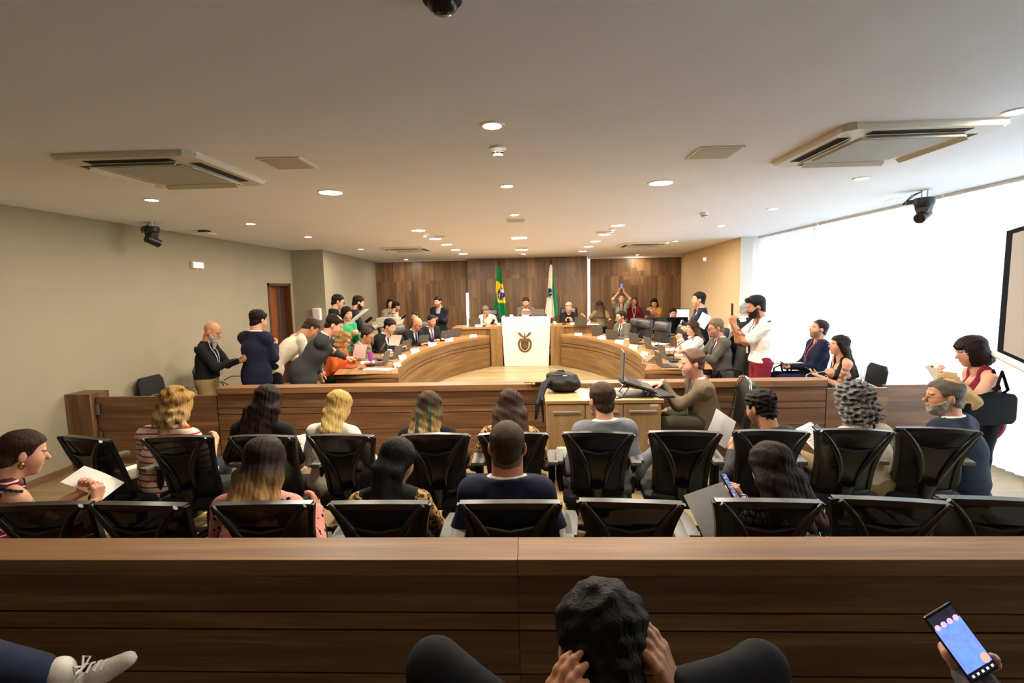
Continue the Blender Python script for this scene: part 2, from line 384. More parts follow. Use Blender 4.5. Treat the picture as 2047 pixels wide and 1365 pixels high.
for px, py, l, s in ((576, 325, 'square speaker grille beside the large left air conditioner', .15), (1428, 304, 'square speaker grille beside the large air conditioner by the window', .15), (1031, 440, 'square speaker grille on the centre line of the ceiling', .13), (1043, 495.4, 'square speaker grille at the rear, right in front of a square lamp', .13), (880, 472, 'square speaker grille beside the left row of large downlights', .1), (1204, 463, 'square speaker grille beside the right row of large downlights', .1)):
    p = atz(px, py, CEIL); T = thing('ceiling_speaker', l, 'speaker', (p.x, p.y, CEIL), 0, 'square ceiling speakers')
    b = MB(); b.box((-s, -s, -.01), (s, s, 0)); b.build('frame', M_trim, T, bevel=.003); b = MB(); b.box((-s+.02, -s+.02, -.013), (s-.02, s-.02, -.009)); b.build('grille', M_spk, T)
def detector(px, py, label, r=.055):
    p = atz(px, py, CEIL); T = thing('smoke_detector', label, 'smoke detector', (p.x, p.y, CEIL), 0, 'white smoke detectors')
    b = MB(); b.lathe([(r, 0), (r, -.015), (r*.9, -.028), (r*.68, -.03), (r*.66, -.05), (r*.5, -.06), (.001, -.062)], n=28); b.build('housing', M_plast, T, True)
    b = MB()
    for k in range(8):
        a = k*math.pi/4; Mx = Matrix.Rotation(a, 4, 'Z'); b.box((r*.62, -.012, -.045), (r*.69, .012, -.037), M=Mx)
    b.build('vents', M_slot, T)
detector(995, 294, 'white smoke detector just beyond the nearest centre downlight')
detector(850, 467, 'white smoke detector in the left row of large downlights')
detector(1223, 457.5, 'white smoke detector in the right row of large downlights')
detector(1408, 425, 'flat white smoke detector towards the beige wall')
# dome camera at the top edge
p = atz(884, -6, CEIL); T = thing('dome_camera', 'black dome camera with pale tab at the top edge of the ceiling', 'camera', (p.x, p.y, CEIL))
b = MB(); b.lathe([(.06, 0), (.06, -.012), (.05, -.018)], n=28); b.build('base_ring', M_dark, T, True)
b = MB(); b.sph((0, 0, -.018), (.048, .048, .035)); b.build('dome', mat('smoked dome', '#141416', .15), T, True)
b = MB(); b.box((-.005, .045, -.02), (.013, .064, -.003)); b.build('tab', M_spk, T)
# PTZ cameras hung from the ceiling
M_blk = mat('black plastic', '#17181a', .38, var=.1); M_steel = mat('satin steel', '#8f9090', .3, 1)
def ptz(px, py, y, rz, tilt, cable, label):
    p = aty(px, py, y); T = thing('ptz_camera', label, 'camera', (p.x, p.y, CEIL), rz, 'black ceiling-hung video cameras'); h = CEIL-p.z
    b = MB(); b.box((-.03, -.006, -h+.085), (-.022, .006, 0)); b.box((.022, -.006, -h+.085), (.03, .006, 0)); b.box((-.04, -.03, -.005), (.04, .03, 0)); b.box((-.05, -.04, -h+.08), (.05, .04, -h+.085)); b.build('bracket', mat('bracket metal', '#c9c6bd', .4, .7), T)
    b = MB(); b.lathe([(.001, .083), (.085, .08), (.088, .03), (.08, .005), (.055, -.012), (.001, -.013)], (0, 0, -h), 28); b.box((cable*.06, -.035, -h+.03), (cable*.14, .035, -h+.075)); b.build('base', M_blk, T, True)
    b = MB(); b.prism([(-.07, 0), (.07, 0), (.05, -.06), (.03, -.1), (-.03, -.1), (-.05, -.06)], -.045, .045, Matrix.Translation((0, 0, -h)) @ Matrix.Rotation(R(90), 4, 'X')); b.build('yoke', M_blk, T, bevel=.008)
    d = Vector((0, math.cos(tilt), math.sin(tilt))); c = Vector((0, 0, -h-.09))
    b = MB(); b.cyl(c-d*.07, c+d*.085, .05, .052, 28); hd = b.build('camera_head', M_blk, T, True)
    b = MB(); b.cyl(c+d*.083, c+d*.089, .034, .034, 24); b.build('lens_glass', mat('lens glass', '#0a0c12', .08), hd)
    b = MB()
    for k in (0, 1): b.tube([(cable*.02, 0, -.01), (cable*(.08+.03*k), 0, -.035), (cable*(.16+.02*k), 0, -.09-.02*k), (cable*(.19), 0, -h+.05-.01*k), (cable*.13, 0, -h+.05)], .005)
    b.build('cable', M_blk, T, True)
ptz(303, 466, 6.1, R(-20), R(-20), -1, 'black video camera hung from the ceiling on the left wall side')
ptz(1847, 412, 5.3, R(120), R(-25), 1, 'black video camera hung from the ceiling on the blinds side')
# wifi box and emergency lights
p = atz(408, 461, CEIL); T = thing('wifi_access_point', 'flat white wireless box on the ceiling near the left camera', 'access point', (p.x, p.y, CEIL-.0), 0)
b = MB(); b.box((-.06, -.05, -.03), (.06, .05, 0)); b.build('mount', M_slot, T); b = MB(); b.box((-.12, -.11, -.055), (.12, .11, -.028)); b.build('cover', M_plast, T, bevel=.012)
M_led = emis('emergency led', '#dfe9f2', .5)
def emlight(loc, rz, label, s=1, rx=0):
    T = thing('emergency_light', label, 'emergency light', loc, rz, 'small emergency light boxes'); T.rotation_euler = (rx, 0, rz)
    b = MB(); b.box((-.13*s, -.04, -.05*s), (.13*s, 0, .05*s)); b.build('case', M_plast, T, bevel=.006)
    b = MB()
    for i in range(8):
        for k in range(3): b.box(((-.1+i*.026)*s, -.043, (-.036+k*.026)*s), ((-.08+i*.026)*s, -.04, (-.018+k*.026)*s))
    b.build('led_panel', M_led, T)
    b = MB(); b.sph((0, -.03, -.055*s), .008, 6); b.build('indicator', emis('red indicator', '#ff2818', 4), T)
p = atx(392, 530, LX+.001); emlight(p, R(90), 'emergency light with rows of lamps on the left wall')
p = aty(1409, 518, 12.4); emlight(Vector((4.262, p.y, p.z)), R(-90), 'small emergency light on the beige wall')
p = atz(1803, 399, CEIL); emlight((p.x-.1, p.y, CEIL-.005), R(75), 'emergency light fixed to the ceiling near the blinds camera', 1, R(-90))
# soap / towel dispenser on the wall step
p = aty(636, 628, 10.455); T = thing('towel_dispenser', 'white rounded dispenser on the wall by the corner', 'dispenser', (p.x, 10.46, p.z))
b = MB(); b.box((-.085, -.11, -.13), (.085, 0, .13)); b.build('cover', M_plast, T, bevel=.03); b = MB(); b.box((-.05, -.113, -.12), (.05, -.105, -.095)); b.build('spout', M_acg, T)
# socket plate low on the left wall
p = atx(222, 857, LX+.001); T = thing('socket_plate', 'white socket plate low on the left wall beside the gate post', 'socket', p)
b = MB(); b.box((0, -.04, -.06), (.008, .04, .06)); b.build('plate', M_plast, T, bevel=.002); b = MB(); b.cyl((.007, 0, 0), (.011, 0, 0), .006); b.build('screw', M_steel, T)
# floor tapes
M_tape = mat('yellow tape', '#d8c433', .6, var=.25, scale=60)
for px, py, w, l in ((1690, 1028, .3, 'short yellow tape strip on the floor under the right audience seats'), (1113, 946, .2, 'short yellow tape strip on the floor near the laptop cabinet'), (402, 1025, .16, 'short yellow tape strip on the floor under the left audience seats')):
    p = atz(px, py, 0); b = MB(); b.box((-w/2, -.02, 0), (w/2, .02, .0015)); o = b.build('floor_tape', M_tape); o.location = (p.x, p.y, .0005); tag(o, l, 'tape', 'yellow floor tapes')
# projection screen at the right edge
Tm = thing('projection_screen', 'pale roll-down projection screen with black border by the blinds', 'projection screen', (0, 0, 0))
M_scr = mat('screen cloth', '#a59c95', .8, var=.01); 
p0 = aty(2012, 462, 4.1); p1 = aty(1994, 695, 4.1)
x0 = .5*(p0.x+p1.x); zt = p0.z; zb = p1.z
Tm.location = (x0, 4.1, zb); Tm.rotation_euler = (0, 0, R(-121.5)); H = zt-zb
b = MB(); b.box((0, 0, -.03), (2.1, .004, H)); b.build('cloth_border', mat('matt black border', '#0a0a0b', .95, spec=.1), Tm)
b = MB(); b.box((.2, -.003, .0), (2.05, -.0005, H-.035)); b.build('screen_cloth', M_scr, Tm)
b = MB(); b.cyl((-.03, 0, -.055), (2.13, 0, -.055), .028, n=20); b.build('bottom_roller', M_plast, Tm, True)
# ------------------------------------------------------------------ counters between the rows
M_ctop = wood('counter top walnut', '#5f432b', '#7c5939', '#967049', .5, su=.45, sv=8, spec=.3)
def counter(name, label, x0, x1, yn, z, w, t, ends, seams, floor_z=0, vee=0):
    """long parapet counter: near edge of the top at yn, boards below with two shadow gaps"""
    T = thing(name, label, 'counter', ((x0+x1)/2, yn+w/2, 0), 0, 'long walnut counters'); O = Matrix.Translation((-(x0+x1)/2, -(yn+w/2), 0))
    xs = [x0]+seams+[x1]
    b = MB()
    for a, c in zip(xs, xs[1:]): b.box((a+.0006, yn, z-t), (c-.0006, yn+w, z), 'x', O)
    b.build('counter_top', M_ctop, T, bevel=.0015)
    b = MB(); rows = [(z-t, z-t-.155), (z-t-.163, z-t-.225), (z-t-.233, z-t-.40), (z-t-.408, .04)]
    for a, c in zip(xs, xs[1:]):
        for zt, zb in rows: b.box((a+.001, yn+.024, zb), (c-.001, yn+.04, zt), 'x', O)
    b.build('front_boards', M_woodf, T)
    b = MB(); b.box((x0, yn+.04, 0), (x1, yn+w-.03, z-t), 'x', O); b.build('carcass', mat('counter core', '#3b2a1d', .7), T)
    b = MB()
    for a, c in zip(xs, xs[1:]): b.box((a+.001, yn+w-.03, .04), (c-.001, yn+w-.012, z-t), 'x', O)
    b.build('rear_boards', M_woodf, T)
    return T
# far counter: top near edge at y 5.3
CZ = .885; CYN = 5.12
_l = aty(430, 779, CYN).x; _r = aty(1655, 765, CYN).x
counter('parapet_counter', 'long walnut counter behind which the standing men and the desks are', _l, _r, CYN, CZ, .19, .062, 0, [-.3, 2.45])
CYB = 1.70; CZB = .905
counter('parapet_counter', 'nearest walnut counter crossing the whole foreground', -4.95, 4.3, CYB, CZB, .165, .06, 0, [-3.4, -.062, 2.35])
# swing gates at both ends of the far counter
def gate(x0, x1, y, z, label, seams=()):
    T = thing('swing_gate', label, 'gate', ((x0+x1)/2, y, 0), 0, 'low walnut gates'); O = Matrix.Translation((-(x0+x1)/2, -y, 0)); b = MB()
    xs = [x0, *seams, x1]
    for a, c in zip(xs, xs[1:]):
        b.box((a+.002, y-.02, .06), (c-.002, y+.02, z), 'x', O)
    b.build('gate_panel', M_woodf, T); return T, O
gx0 = -4.72
T, O = gate(gx0, _l-.01, CYN+.05, .80, 'low walnut gate between the wall post and the far counter', ())
b = MB()
for z in (.72, .62, .42, .32): b.sph((gx0+.03, CYN+.02, z), .011, 6)
for z in (.67, .37): b.box((gx0-.02, CYN+.012, z-.06), (gx0+.05, CYN+.03, z+.06))
for v in range(len(b.v)): b.v[v] = O @ b.v[v]
b.build('hinges', M_steel, T, True)
pt = thing('gate_post', 'square walnut post against the left wall holding the gate', 'post', (-4.86, CYN+.1, 0)); b = MB(); b.box((-.145, -.13, 0), (.13, .12, .845), 'z'); b.build('post_body', M_woodf, pt)
gate(_r+.01, _r+.62, CYN+.05, .79, 'low greyish walnut gate panel right of the curly grey hair')
gate(_r+.64, 4.34, CYN+.13, .80, 'low greyish walnut panel reaching the blinds behind the bearded man')

# ------------------------------------------------------------------ curved desk ring
DZ = .77; UX = -.15
PR = [(.86, 11.98), (1.25, 11.4), (1.56, 10.75), (1.78, 9.95), (1.88, 9.2), (1.91, 8.5), (1.885, 7.8), (1.80, 7.15), (1.645, 6.6)]
def smooth(pts, n=6):
    out = []
    P = [pts[0]]+list(pts)+[pts[-1]]
    for i in range(1, len(P)-2):
        for k in range(n):
            t = k/n; a, b_, c, d = (np.array(q) for q in P[i-1:i+3])
            out.append(tuple(.5*((2*b_)+(c-a)*t+(2*a-5*b_+4*c-d)*t*t+(3*b_-a-3*c+d)*t**3)))
    out.append(tuple(pts[-1])); return out
def offs(pts, d):
    out = []
    for i, p in enumerate(pts):
        a = np.array(pts[max(i-1, 0)]); c = np.array(pts[min(i+1, len(pts)-1)]); t = c-a; t = t/np.linalg.norm(t)
        out.append((p[0]-t[1]*d, p[1]+t[0]*d))
    return out
def desk(sgn, label):
    inn = smooth(PR); T = thing('curved_desk', label, 'desk', (UX+sgn*2, 9, 0), 0, 'curved council desks')
    out = offs(inn, .84)
    # square off the near end so it faces the far counter
    out[-1] = (inn[-1][0]+.88, 6.58); out[-2] = (out[-3][0]*.45+out[-1][0]*.55, out[-3][1]*.45+out[-1][1]*.55)
    def X(ps): return [(sgn*x-sgn*2, y-9) for x, y in ps]
    I, Oo = X(inn), X(out); I2 = X(offs(inn, .02)); O2 = X(offs(out, -.03)); n = len(I)
    b = MB()
    for z, f in ((DZ, 0), (DZ-.055, 1)): b.strip([(x, y, z) for x, y in I], [(x, y, z) for x, y in Oo])
    b.strip([(x, y, DZ-.055) for x, y in I], [(x, y, DZ) for x, y in I]); b.strip([(x, y, DZ-.055) for x, y in Oo], [(x, y, DZ) for x, y in Oo])
    for k in (0, -1): b.add([(*I[k], DZ-.055), (*Oo[k], DZ-.055), (*Oo[k], DZ), (*I[k], DZ)], [(0, 1, 2, 3)], [[(0, 0), (.9, 0), (.9, .055), (0, .055)]])
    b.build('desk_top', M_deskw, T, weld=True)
    b = MB()
    for zt, zb, o in ((DZ-.055, DZ-.20, 0), (DZ-.214, DZ-.275, 0), (DZ-.289, .0, 0)):
        a = I; c = I2
        b.strip([(x, y, zb) for x, y in a], [(x, y, zt) for x, y in a]); b.strip([(x, y, zt) for x, y in a], [(x, y, zt) for x, y in c]); b.strip([(x, y, zb) for x, y in a], [(x, y, zb) for x, y in c])
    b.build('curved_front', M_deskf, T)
    b = MB(); b.strip([(x, y, 0) for x, y in I2], [(x, y, DZ-.055) for x, y in I2]); k = X(offs(inn, .035)); b.strip([(x, y, 0) for x, y in k], [(x, y, DZ-.055) for x, y in k]); b.build('backing', mat('counter core', '#3b2a1d', .7), T)
    # end panel with boards
    b = MB(); xa, xb = inn[-1][0]*sgn-sgn*2, (out[-1][0]-.02)*sgn-sgn*2; ye = 6.6-9
    for zt, zb in ((DZ-.056, DZ-.2), (DZ-.208, DZ-.262), (DZ-.27, 0)): b.box((xa, ye, zb), (xb, ye+.03, zt), 'x')
    b.build('end_panel', M_woodf, T)
    return T
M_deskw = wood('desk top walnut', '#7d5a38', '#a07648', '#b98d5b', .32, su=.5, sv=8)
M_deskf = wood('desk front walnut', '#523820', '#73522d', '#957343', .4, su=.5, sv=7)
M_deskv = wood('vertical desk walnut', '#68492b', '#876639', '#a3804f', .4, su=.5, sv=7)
desk(1, 'curved walnut council desk on the window side'); desk(-1, 'curved walnut council desk on the door side')
# ------------------------------------------------------------------ raised head table with marble lectern front
T = thing('head_table', 'straight walnut head table behind the curved desks, split by the marble block', 'desk', (UX, 12.5, 0)); O = Matrix.Translation((-UX, -12.5, 0))
def hb(name, boxes, m, T=T, O=O, g='z', bevel=0):
    b = MB()
    for a, c in boxes: b.box(a, c, g, O)
    return b.build(name, m, T, bevel=bevel)
hb('table_top', [((-1.92, 12.08, .92), (-.70, 12.95, .965)), ((.47, 12.08, .93), (1.66, 12.95, .975)), ((-.70, 12.3, 1.12), (.47, 12.95, 1.16))], M_deskw, g='x')
hb('front_panel', [((-1.86, 12.14, 0), (-.98, 12.18, .92)), ((-.98, 12.05, 0), (-.70, 12.2, .93)), ((-1.86, 12.18, 0), (-1.82, 12.9, .92))], M_deskv)
hb('front_panel', [((.47, 12.05, 0), (.80, 12.2, .94)), ((.8, 12.14, 0), (1.62, 12.18, .93)), ((1.58, 12.18, 0), (1.62, 12.9, .93))], M_deskv)
M_marb = mat('cream marble', '#e6dfd2', .22, var=.035, scale=3)
T2 = thing('marble_lectern', 'cream marble block in the middle of the head table carrying a bronze crest', 'lectern', (-.115, 12.1, 0)); O2 = Matrix.Translation((.115, -12.1, 0))
b = MB(); V = []
for z, xl, xr in ((0, -.655, .415), (1.195, -.71, .475)):
    V += [(xl, 12.03, z), (xr, 12.03, z), (xr, 12.3, z), (xl, 12.3, z)]
b.add(V, [(3, 2, 1, 0), (4, 5, 6, 7), (0, 1, 5, 4), (1, 2, 6, 5), (2, 3, 7, 6), (3, 0, 4, 7)], None, O2); b.build('marble_slab', M_marb, T2, bevel=.008)
b = MB(); b.box((-.71, 12.3, 1.12), (-.66, 12.9, 1.195), 'x', O2); b.box((.425, 12.3, 1.12), (.475, 12.9, 1.195), 'x', O2); b.build('marble_wings', M_marb, T2)
# bronze crest: bird, shield, laurel wreath
E_ = thing('bronze_crest', 'bronze coat of arms with spread-winged bird, shield and wreath on the marble', 'crest', (-.155, 12.03, .86)); M_brz = mat('bronze', '#7d6742', .42, .75, var=.3, scale=60)
M_brd = mat('dark bronze', '#5c4d34', .5, .6, var=.2)
FR = Matrix.Rotation(R(90), 4, 'X')   # local xy -> world xz, thickness to -y
def relief(pts, t, name, m, par): b = MB(); b.prism(pts, -.002, t, FR); return b.build(name, m, par, bevel=.002)
sh = [(-.082, .075), (.082, .075), (.082, -.05), (.068, -.095), (.035, -.125), (0, -.138), (-.035, -.125), (-.068, -.095), (-.082, -.05)]
relief([(x*1.0, y) for x, y in sh], .008, 'shield', M_brd, E_)
relief([(-.07, .062), (.07, .062), (.07, .035), (.03, .02), (0, .032), (-.03, .02), (-.07, .035)], .014, 'shield_chief', M_brz, E_)
relief([(-.045, -.085), (-.02, -.05), (-.005, -.01), (.012, -.005), (.02, -.035), (.045, -.06), (.04, -.1), (.02, -.075), (0, -.105), (-.02, -.08)], .015, 'sower_figure', M_brz, E_)
for s in (-1, 1):
    relief([(s*x, y) for x, y in ((0.004, .10), (.03, .115), (.06, .15), (.085, .178), (.148, .185), (.135, .16), (.115, .14), (.085, .118), (.055, .1), (.02, .088))], .013, 'wing', M_brz, E_)
    b = MB()
    for k in range(13):
        a = -1.45+k*.19; r = .128+.0*k; cx_, cz_ = s*.125*math.cos(a), -.03+.135*math.sin(a) if a < 0 else -.03+.13*math.sin(a)*.9
        for q in (-1, 1): b.sph((cx_+s*q*.011, -.008, cz_+.006), (.013, .006, .017), 5)
    b.tube([(s*.125*math.cos(a), -.005, -.03+.132*math.sin(a)) for a in np.linspace(-1.75, .9, 14)], .004, 6)
    b.build('laurel_branch', M_brz, E_, True)
b = MB(); b.sph((0, -.012, .165), (.011, .01, .013), 6); b.sph((0, -.01, .125), (.017, .01, .033), 6); b.prism([(-.02, .1), (.02, .1), (.012, .075), (-.012, .075)], 0, .01, FR); b.build('bird_body', M_brz, E_, True)
E_.scale = (1.15, 1, 1.36); E_.location.z = aty(1053, 664, 12.03).z-.185*1.36
# dais
b = MB(); b.box((-2.6, 12.95, 0), (2.4, 14.6, .17), 'x', Matrix.Identity(4)); d = b.build('speaking_dais', M_floor); d.location = (0, 0, .0); tag(d, 'low wooden platform under the three chairs of the head table', 'platform')

# ------------------------------------------------------------------ cabinet with laptop in front of the far counter
M_cab = wood('light oak veneer', '#9f8057', '#b69568', '#c3a478', .4, su=.7, sv=5)
cx0, cx1, cyf, cyb, cz = aty(1095, 850, 4.45).x, aty(1322, 850, 4.45).x, 4.45, 4.98, .86
T = thing('storage_cabinet', 'light oak low cabinet under the backpack and the laptop', 'cabinet', ((cx0+cx1)/2, 4.7, 0)); O = Matrix.Translation((-(cx0+cx1)/2, -4.7, 0)); w3 = (cx1-cx0)/3
hb('body', [((cx0, cyf+.02, .12), (cx1, cyb, cz-.03)), ((cx0+.03, cyf+.06, 0), (cx1-.03, cyb-.03, .12))], M_cab, T, O)
hb('cabinet_top', [((cx0-.02, cyf-.015, cz-.03), (cx1+.02, cyb+.02, cz))], M_cab, T, O, 'x', .003)
xx = [cx0, cx0+.435*(cx1-cx0), cx0+.66*(cx1-cx0), cx1]; xx = [cx0, aty(1170, 850, 4.45).x, aty(1246, 850, 4.45).x, cx1]
for a, c in zip(xx, xx[1:]):
    d = hb('door', [((a+.004, cyf, .14), (c-.004, cyf+.018, cz-.04))], M_cab, T, O)
    l = .72*(c-a)/2; m = (a+c)/2; b = MB(); zz = cz-.1
    b.box((m-l, cyf-.03, zz-.008), (m+l, cyf-.02, zz+.006), 'x', O)
    for q in (-1, 1): b.box((m+q*l*.9-.005, cyf-.022, zz-.004), (m+q*l*.9+.005, cyf, zz+.003), 'x', O)
    b.build('handle', mat('brushed aluminium', '#bdbbb6', .35, .3), d)
hb('inventory_sticker', [((cx1-.1, cyf-.002, cz-.065), (cx1-.03, cyf, cz-.042))], M_plast, T, O)
# ------------------------------------------------------------------ chairs
M_frame = mat('black nylon frame', '#101114', .32, var=.05, spec=.6)
M_mesh, t_, b_ = newmat('black mesh fabric'); N = t_.nodes.new
tr = N('ShaderNodeBsdfTransparent'); mx = N('ShaderNodeMixShader'); mx.inputs[0].default_value = .975; b_.inputs['Base Color'].default_value = (.008, .008, .009, 1); b_.inputs['Roughness'].default_value = .7
t_.links.new(tr.outputs[0], mx.inputs[1]); t_.links.new(b_.outputs[0], mx.inputs[2]); t_.links.new(mx.outputs[0], t_.nodes['Material Output'].inputs[0])
M_arm = mat('grey arm pad', '#5d5a54', .5, var=.03); M_fab = mat('black seat fabric', '#16161a', .85, var=.15, bump=.2)
def mesh_chair():
    """audience chair facing +y: flared mesh back with a Y brace behind it"""
    T = thing('mesh_office_chair', 'x', 'chair')
    n = 14
    def half(z):  # half width of the back at height z above its foot (0..1)
        return .172+.055*max(0, (z-.3)/.7)**1.8
    def pos(u, z):  # u -1..1, z 0..1 -> point of the back surface
        y = -.20-.16*z+.05*z*z*0; y += .045*(u*u)*1.0+.015*math.sin(z*3.1)
        zz = .46+.47*z-.022*u*u*z
        return Vector((u*half(z), y, zz))
    b = MB(); G = [[pos(-1+2*i/n, k/n) for i in range(n+1)] for k in range(n+1)]
    b.add([p for r in G for p in r], [(k*(n+1)+i, k*(n+1)+i+1, (k+1)*(n+1)+i+1, (k+1)*(n+1)+i) for k in range(n) for i in range(n)])
    b.build('back_mesh', M_mesh, T, True)
    b = MB()
    for s in (-1, 1):
        P = [pos(s, k/n) for k in range(n+1)]
        V = []; 
        for p in P: V += [p+Vector((-.012, -.014, 0)), p+Vector((.012, -.014, 0)), p+Vector((.012, .016, 0)), p+Vector((-.012, .016, 0))]
        b.add(V, [(4*k+i, 4*k+(i+1) % 4, 4*k+4+(i+1) % 4, 4*k+4+i) for k in range(n) for i in range(4)]+[(0, 1, 2, 3), (4*n+3, 4*n+2, 4*n+1, 4*n)])
    for z, w, hgt in ((1.0, .022, .018), (0, .02, .03)):
        P = [pos(-1+2*i/n, z) for i in range(n+1)]; V = []
        for p in P: V += [p+Vector((0, -w, -hgt)), p+Vector((0, w, -hgt)), p+Vector((0, w, hgt*.5)), p+Vector((0, -w, hgt*.5))]
        b.add(V, [(4*k+i, 4*k+(i+1) % 4, 4*k+4+(i+1) % 4, 4*k+4+i) for k in range(n) for i in range(4)]+[(0, 1, 2, 3), (4*n+3, 4*n+2, 4*n+1, 4*n)])
    b.build('back_frame', M_frame, T, True)
    b = MB()   # the two curved brace arms that meet low on the spine, with a web between them
    L_, R_ = [], []
    for k in range(15):
        t = k/14; z = .975-t*.80; a_ = t**.8*math.pi/2; x = .052+.158*(1-math.sin(a_))**.95
        y = pos(0, z).y-.03-.025*math.sin(t*math.pi)+.03*(x/.21)**2
        R_.append(Vector((x, y, pos(0, z).z))); L_.append(Vector((-x, y, pos(0, z).z)))
    for P in (L_, R_): b.tube(P, [.012+.010*math.sin(i/14*3.1) for i in range(15)], 10)
    for o_ in (0, .014): b.strip([p+Vector((0, o_, 0)) for p in L_[4:]], [p+Vector((0, o_, 0)) for p in R_[4:]])
    b.tube([L_[4], (L_[4]+R_[4])/2+Vector((0, -.004, -.022)), R_[4]], .009, 8)
    V_ = [p+Vector((0, .016, 0)) for p in R_]; b.strip(V_, [Vector((pos(1, .975-k/14*.80).x*.97, pos(1, .975-k/14*.8).y-.006, p.z)) for k, p in enumerate(R_)]) if 0 else None
    b.tube([L_[-1]+Vector((.05, -.005, 0)), (0, -.24, .5), (0, -.21, .40), (0, -.05, .36)], [.05, .045, .035, .03], 10)
    b.build('back_brace', M_frame, T, True)
    b = MB(); b.cyl((-.1, pos(0, .42).y-.01, .655), (.1, pos(0, .42).y-.01, .655), .014, n=12); b.build('lumbar_knob', M_frame, T, True)
    s = MB(); V = []
    prof = [(-.235, -.2), (-.245, .05), (-.235, .22), (-.19, .27), (.19, .27), (.235, .22), (.245, .05), (.235, -.2), (.19, -.235), (-.19, -.235)]
    s.prism(prof, .375, .44); s.build('seat', M_fab, T, True, bevel=.018)
    s = MB(); s.prism([(x*.93, y*.93) for x, y in prof], .35, .38); s.cyl((0, 0, .12), (0, 0, .36), .028, .03); s.cyl((0, 0, .06), (0, 0, .24), .04, .035); s.build('gas_column', M_frame, T, True)
    for q in (-1, 1):
        a = MB(); a.tube([(q*.2, 0, .4), (q*.255, -.01, .40), (q*.265, -.02, .5), (q*.265, -.02, .635)], [.018, .02, .026, .024], 10); ar = a.build('arm_post', M_frame, T, True)
        a = MB(); a.prism([(q*.27-.035, -.15), (q*.27-.04, .05), (q*.27-.027, .13), (q*.27+.027, .13), (q*.27+.04, .05), (q*.27+.035, -.15)], .635, .665); a.build('arm_pad', M_arm, T, True, bevel=.01)
    for k in range(5):
        a = 2*math.pi*k/5+.3; e = (math.cos(a)*.3, math.sin(a)*.3)
        l = MB(); l.tube([(0, 0, .1), (e[0]*.6, e[1]*.6, .085), (e[0], e[1], .062)], [.028, .022, .016], 8); lg = l.build('base_leg', M_frame, T, True)
        l = MB(); l.cyl((e[0]-.012, e[1], .0275), (e[0]+.012, e[1], .0275), .027, n=14); l.build('castor', M_frame, lg, True)
    return T
MC_ = mesh_chair()
G1, G2 = 'black mesh chairs in the far audience row', 'black mesh chairs in the near audience row'
Y1, Y2 = 3.54, 2.48
row1 = [(185, 866, -16, 'empty black mesh chair nearest the left wall'), (343, 879, 4, 'black mesh chair under the woman in the red striped shirt'), (523, 869, -2, 'black mesh chair under the woman with very long dark hair and black tee'), (683, 867, -3, 'black mesh chair under the blonde woman in white'),
        (868, 873, 0, 'black mesh chair behind the woman with the greenish hair streak'), (1025, 866, 0, 'black mesh chair hidden in part by the man with shaved nape'), (1205, 866, -5, 'black mesh chair under the man in the light grey suit'), (1380, 854, -5, 'empty black mesh chair right of the man in the light grey suit'),
        (1556, 858, -6, 'black mesh chair under the man in the charcoal polo'), (1728, 852, -8, 'black mesh chair under the woman with grey curls'), (1908, 853, -14, 'black mesh chair under the balding man with glasses')]
row2 = [(62, 1000, 4, 'black mesh chair under the woman in burgundy stripes'), (275, 988, -3, 'empty black mesh chair beside the woman in burgundy stripes'), (514, 1001, 2, 'black mesh chair under the woman in pink polka dots'), (754, 1001, 0, 'black mesh chair under the woman with leopard sleeves'),
        (1018, 1003, 0, 'black mesh chair under the man in the navy suit jacket'), (1275, 984, -5, 'empty black mesh chair right of the man in the navy suit jacket'), (1548, 1004, -3, 'black mesh chair under the woman holding up a phone'), (1812, 989, -9, 'empty black mesh chair beside the woman holding up a phone'), (2030, 966, -8, 'black mesh chair cut off by the right edge of the picture')]
for row, Y, g in ((row1, Y1, G1), (row2, Y2, G2)):
    for px, py, rz, l in row:
        p = aty(px, py, Y-.34); spawn(MC_, USED, (p.x, Y, 0), R(rz), l, g)
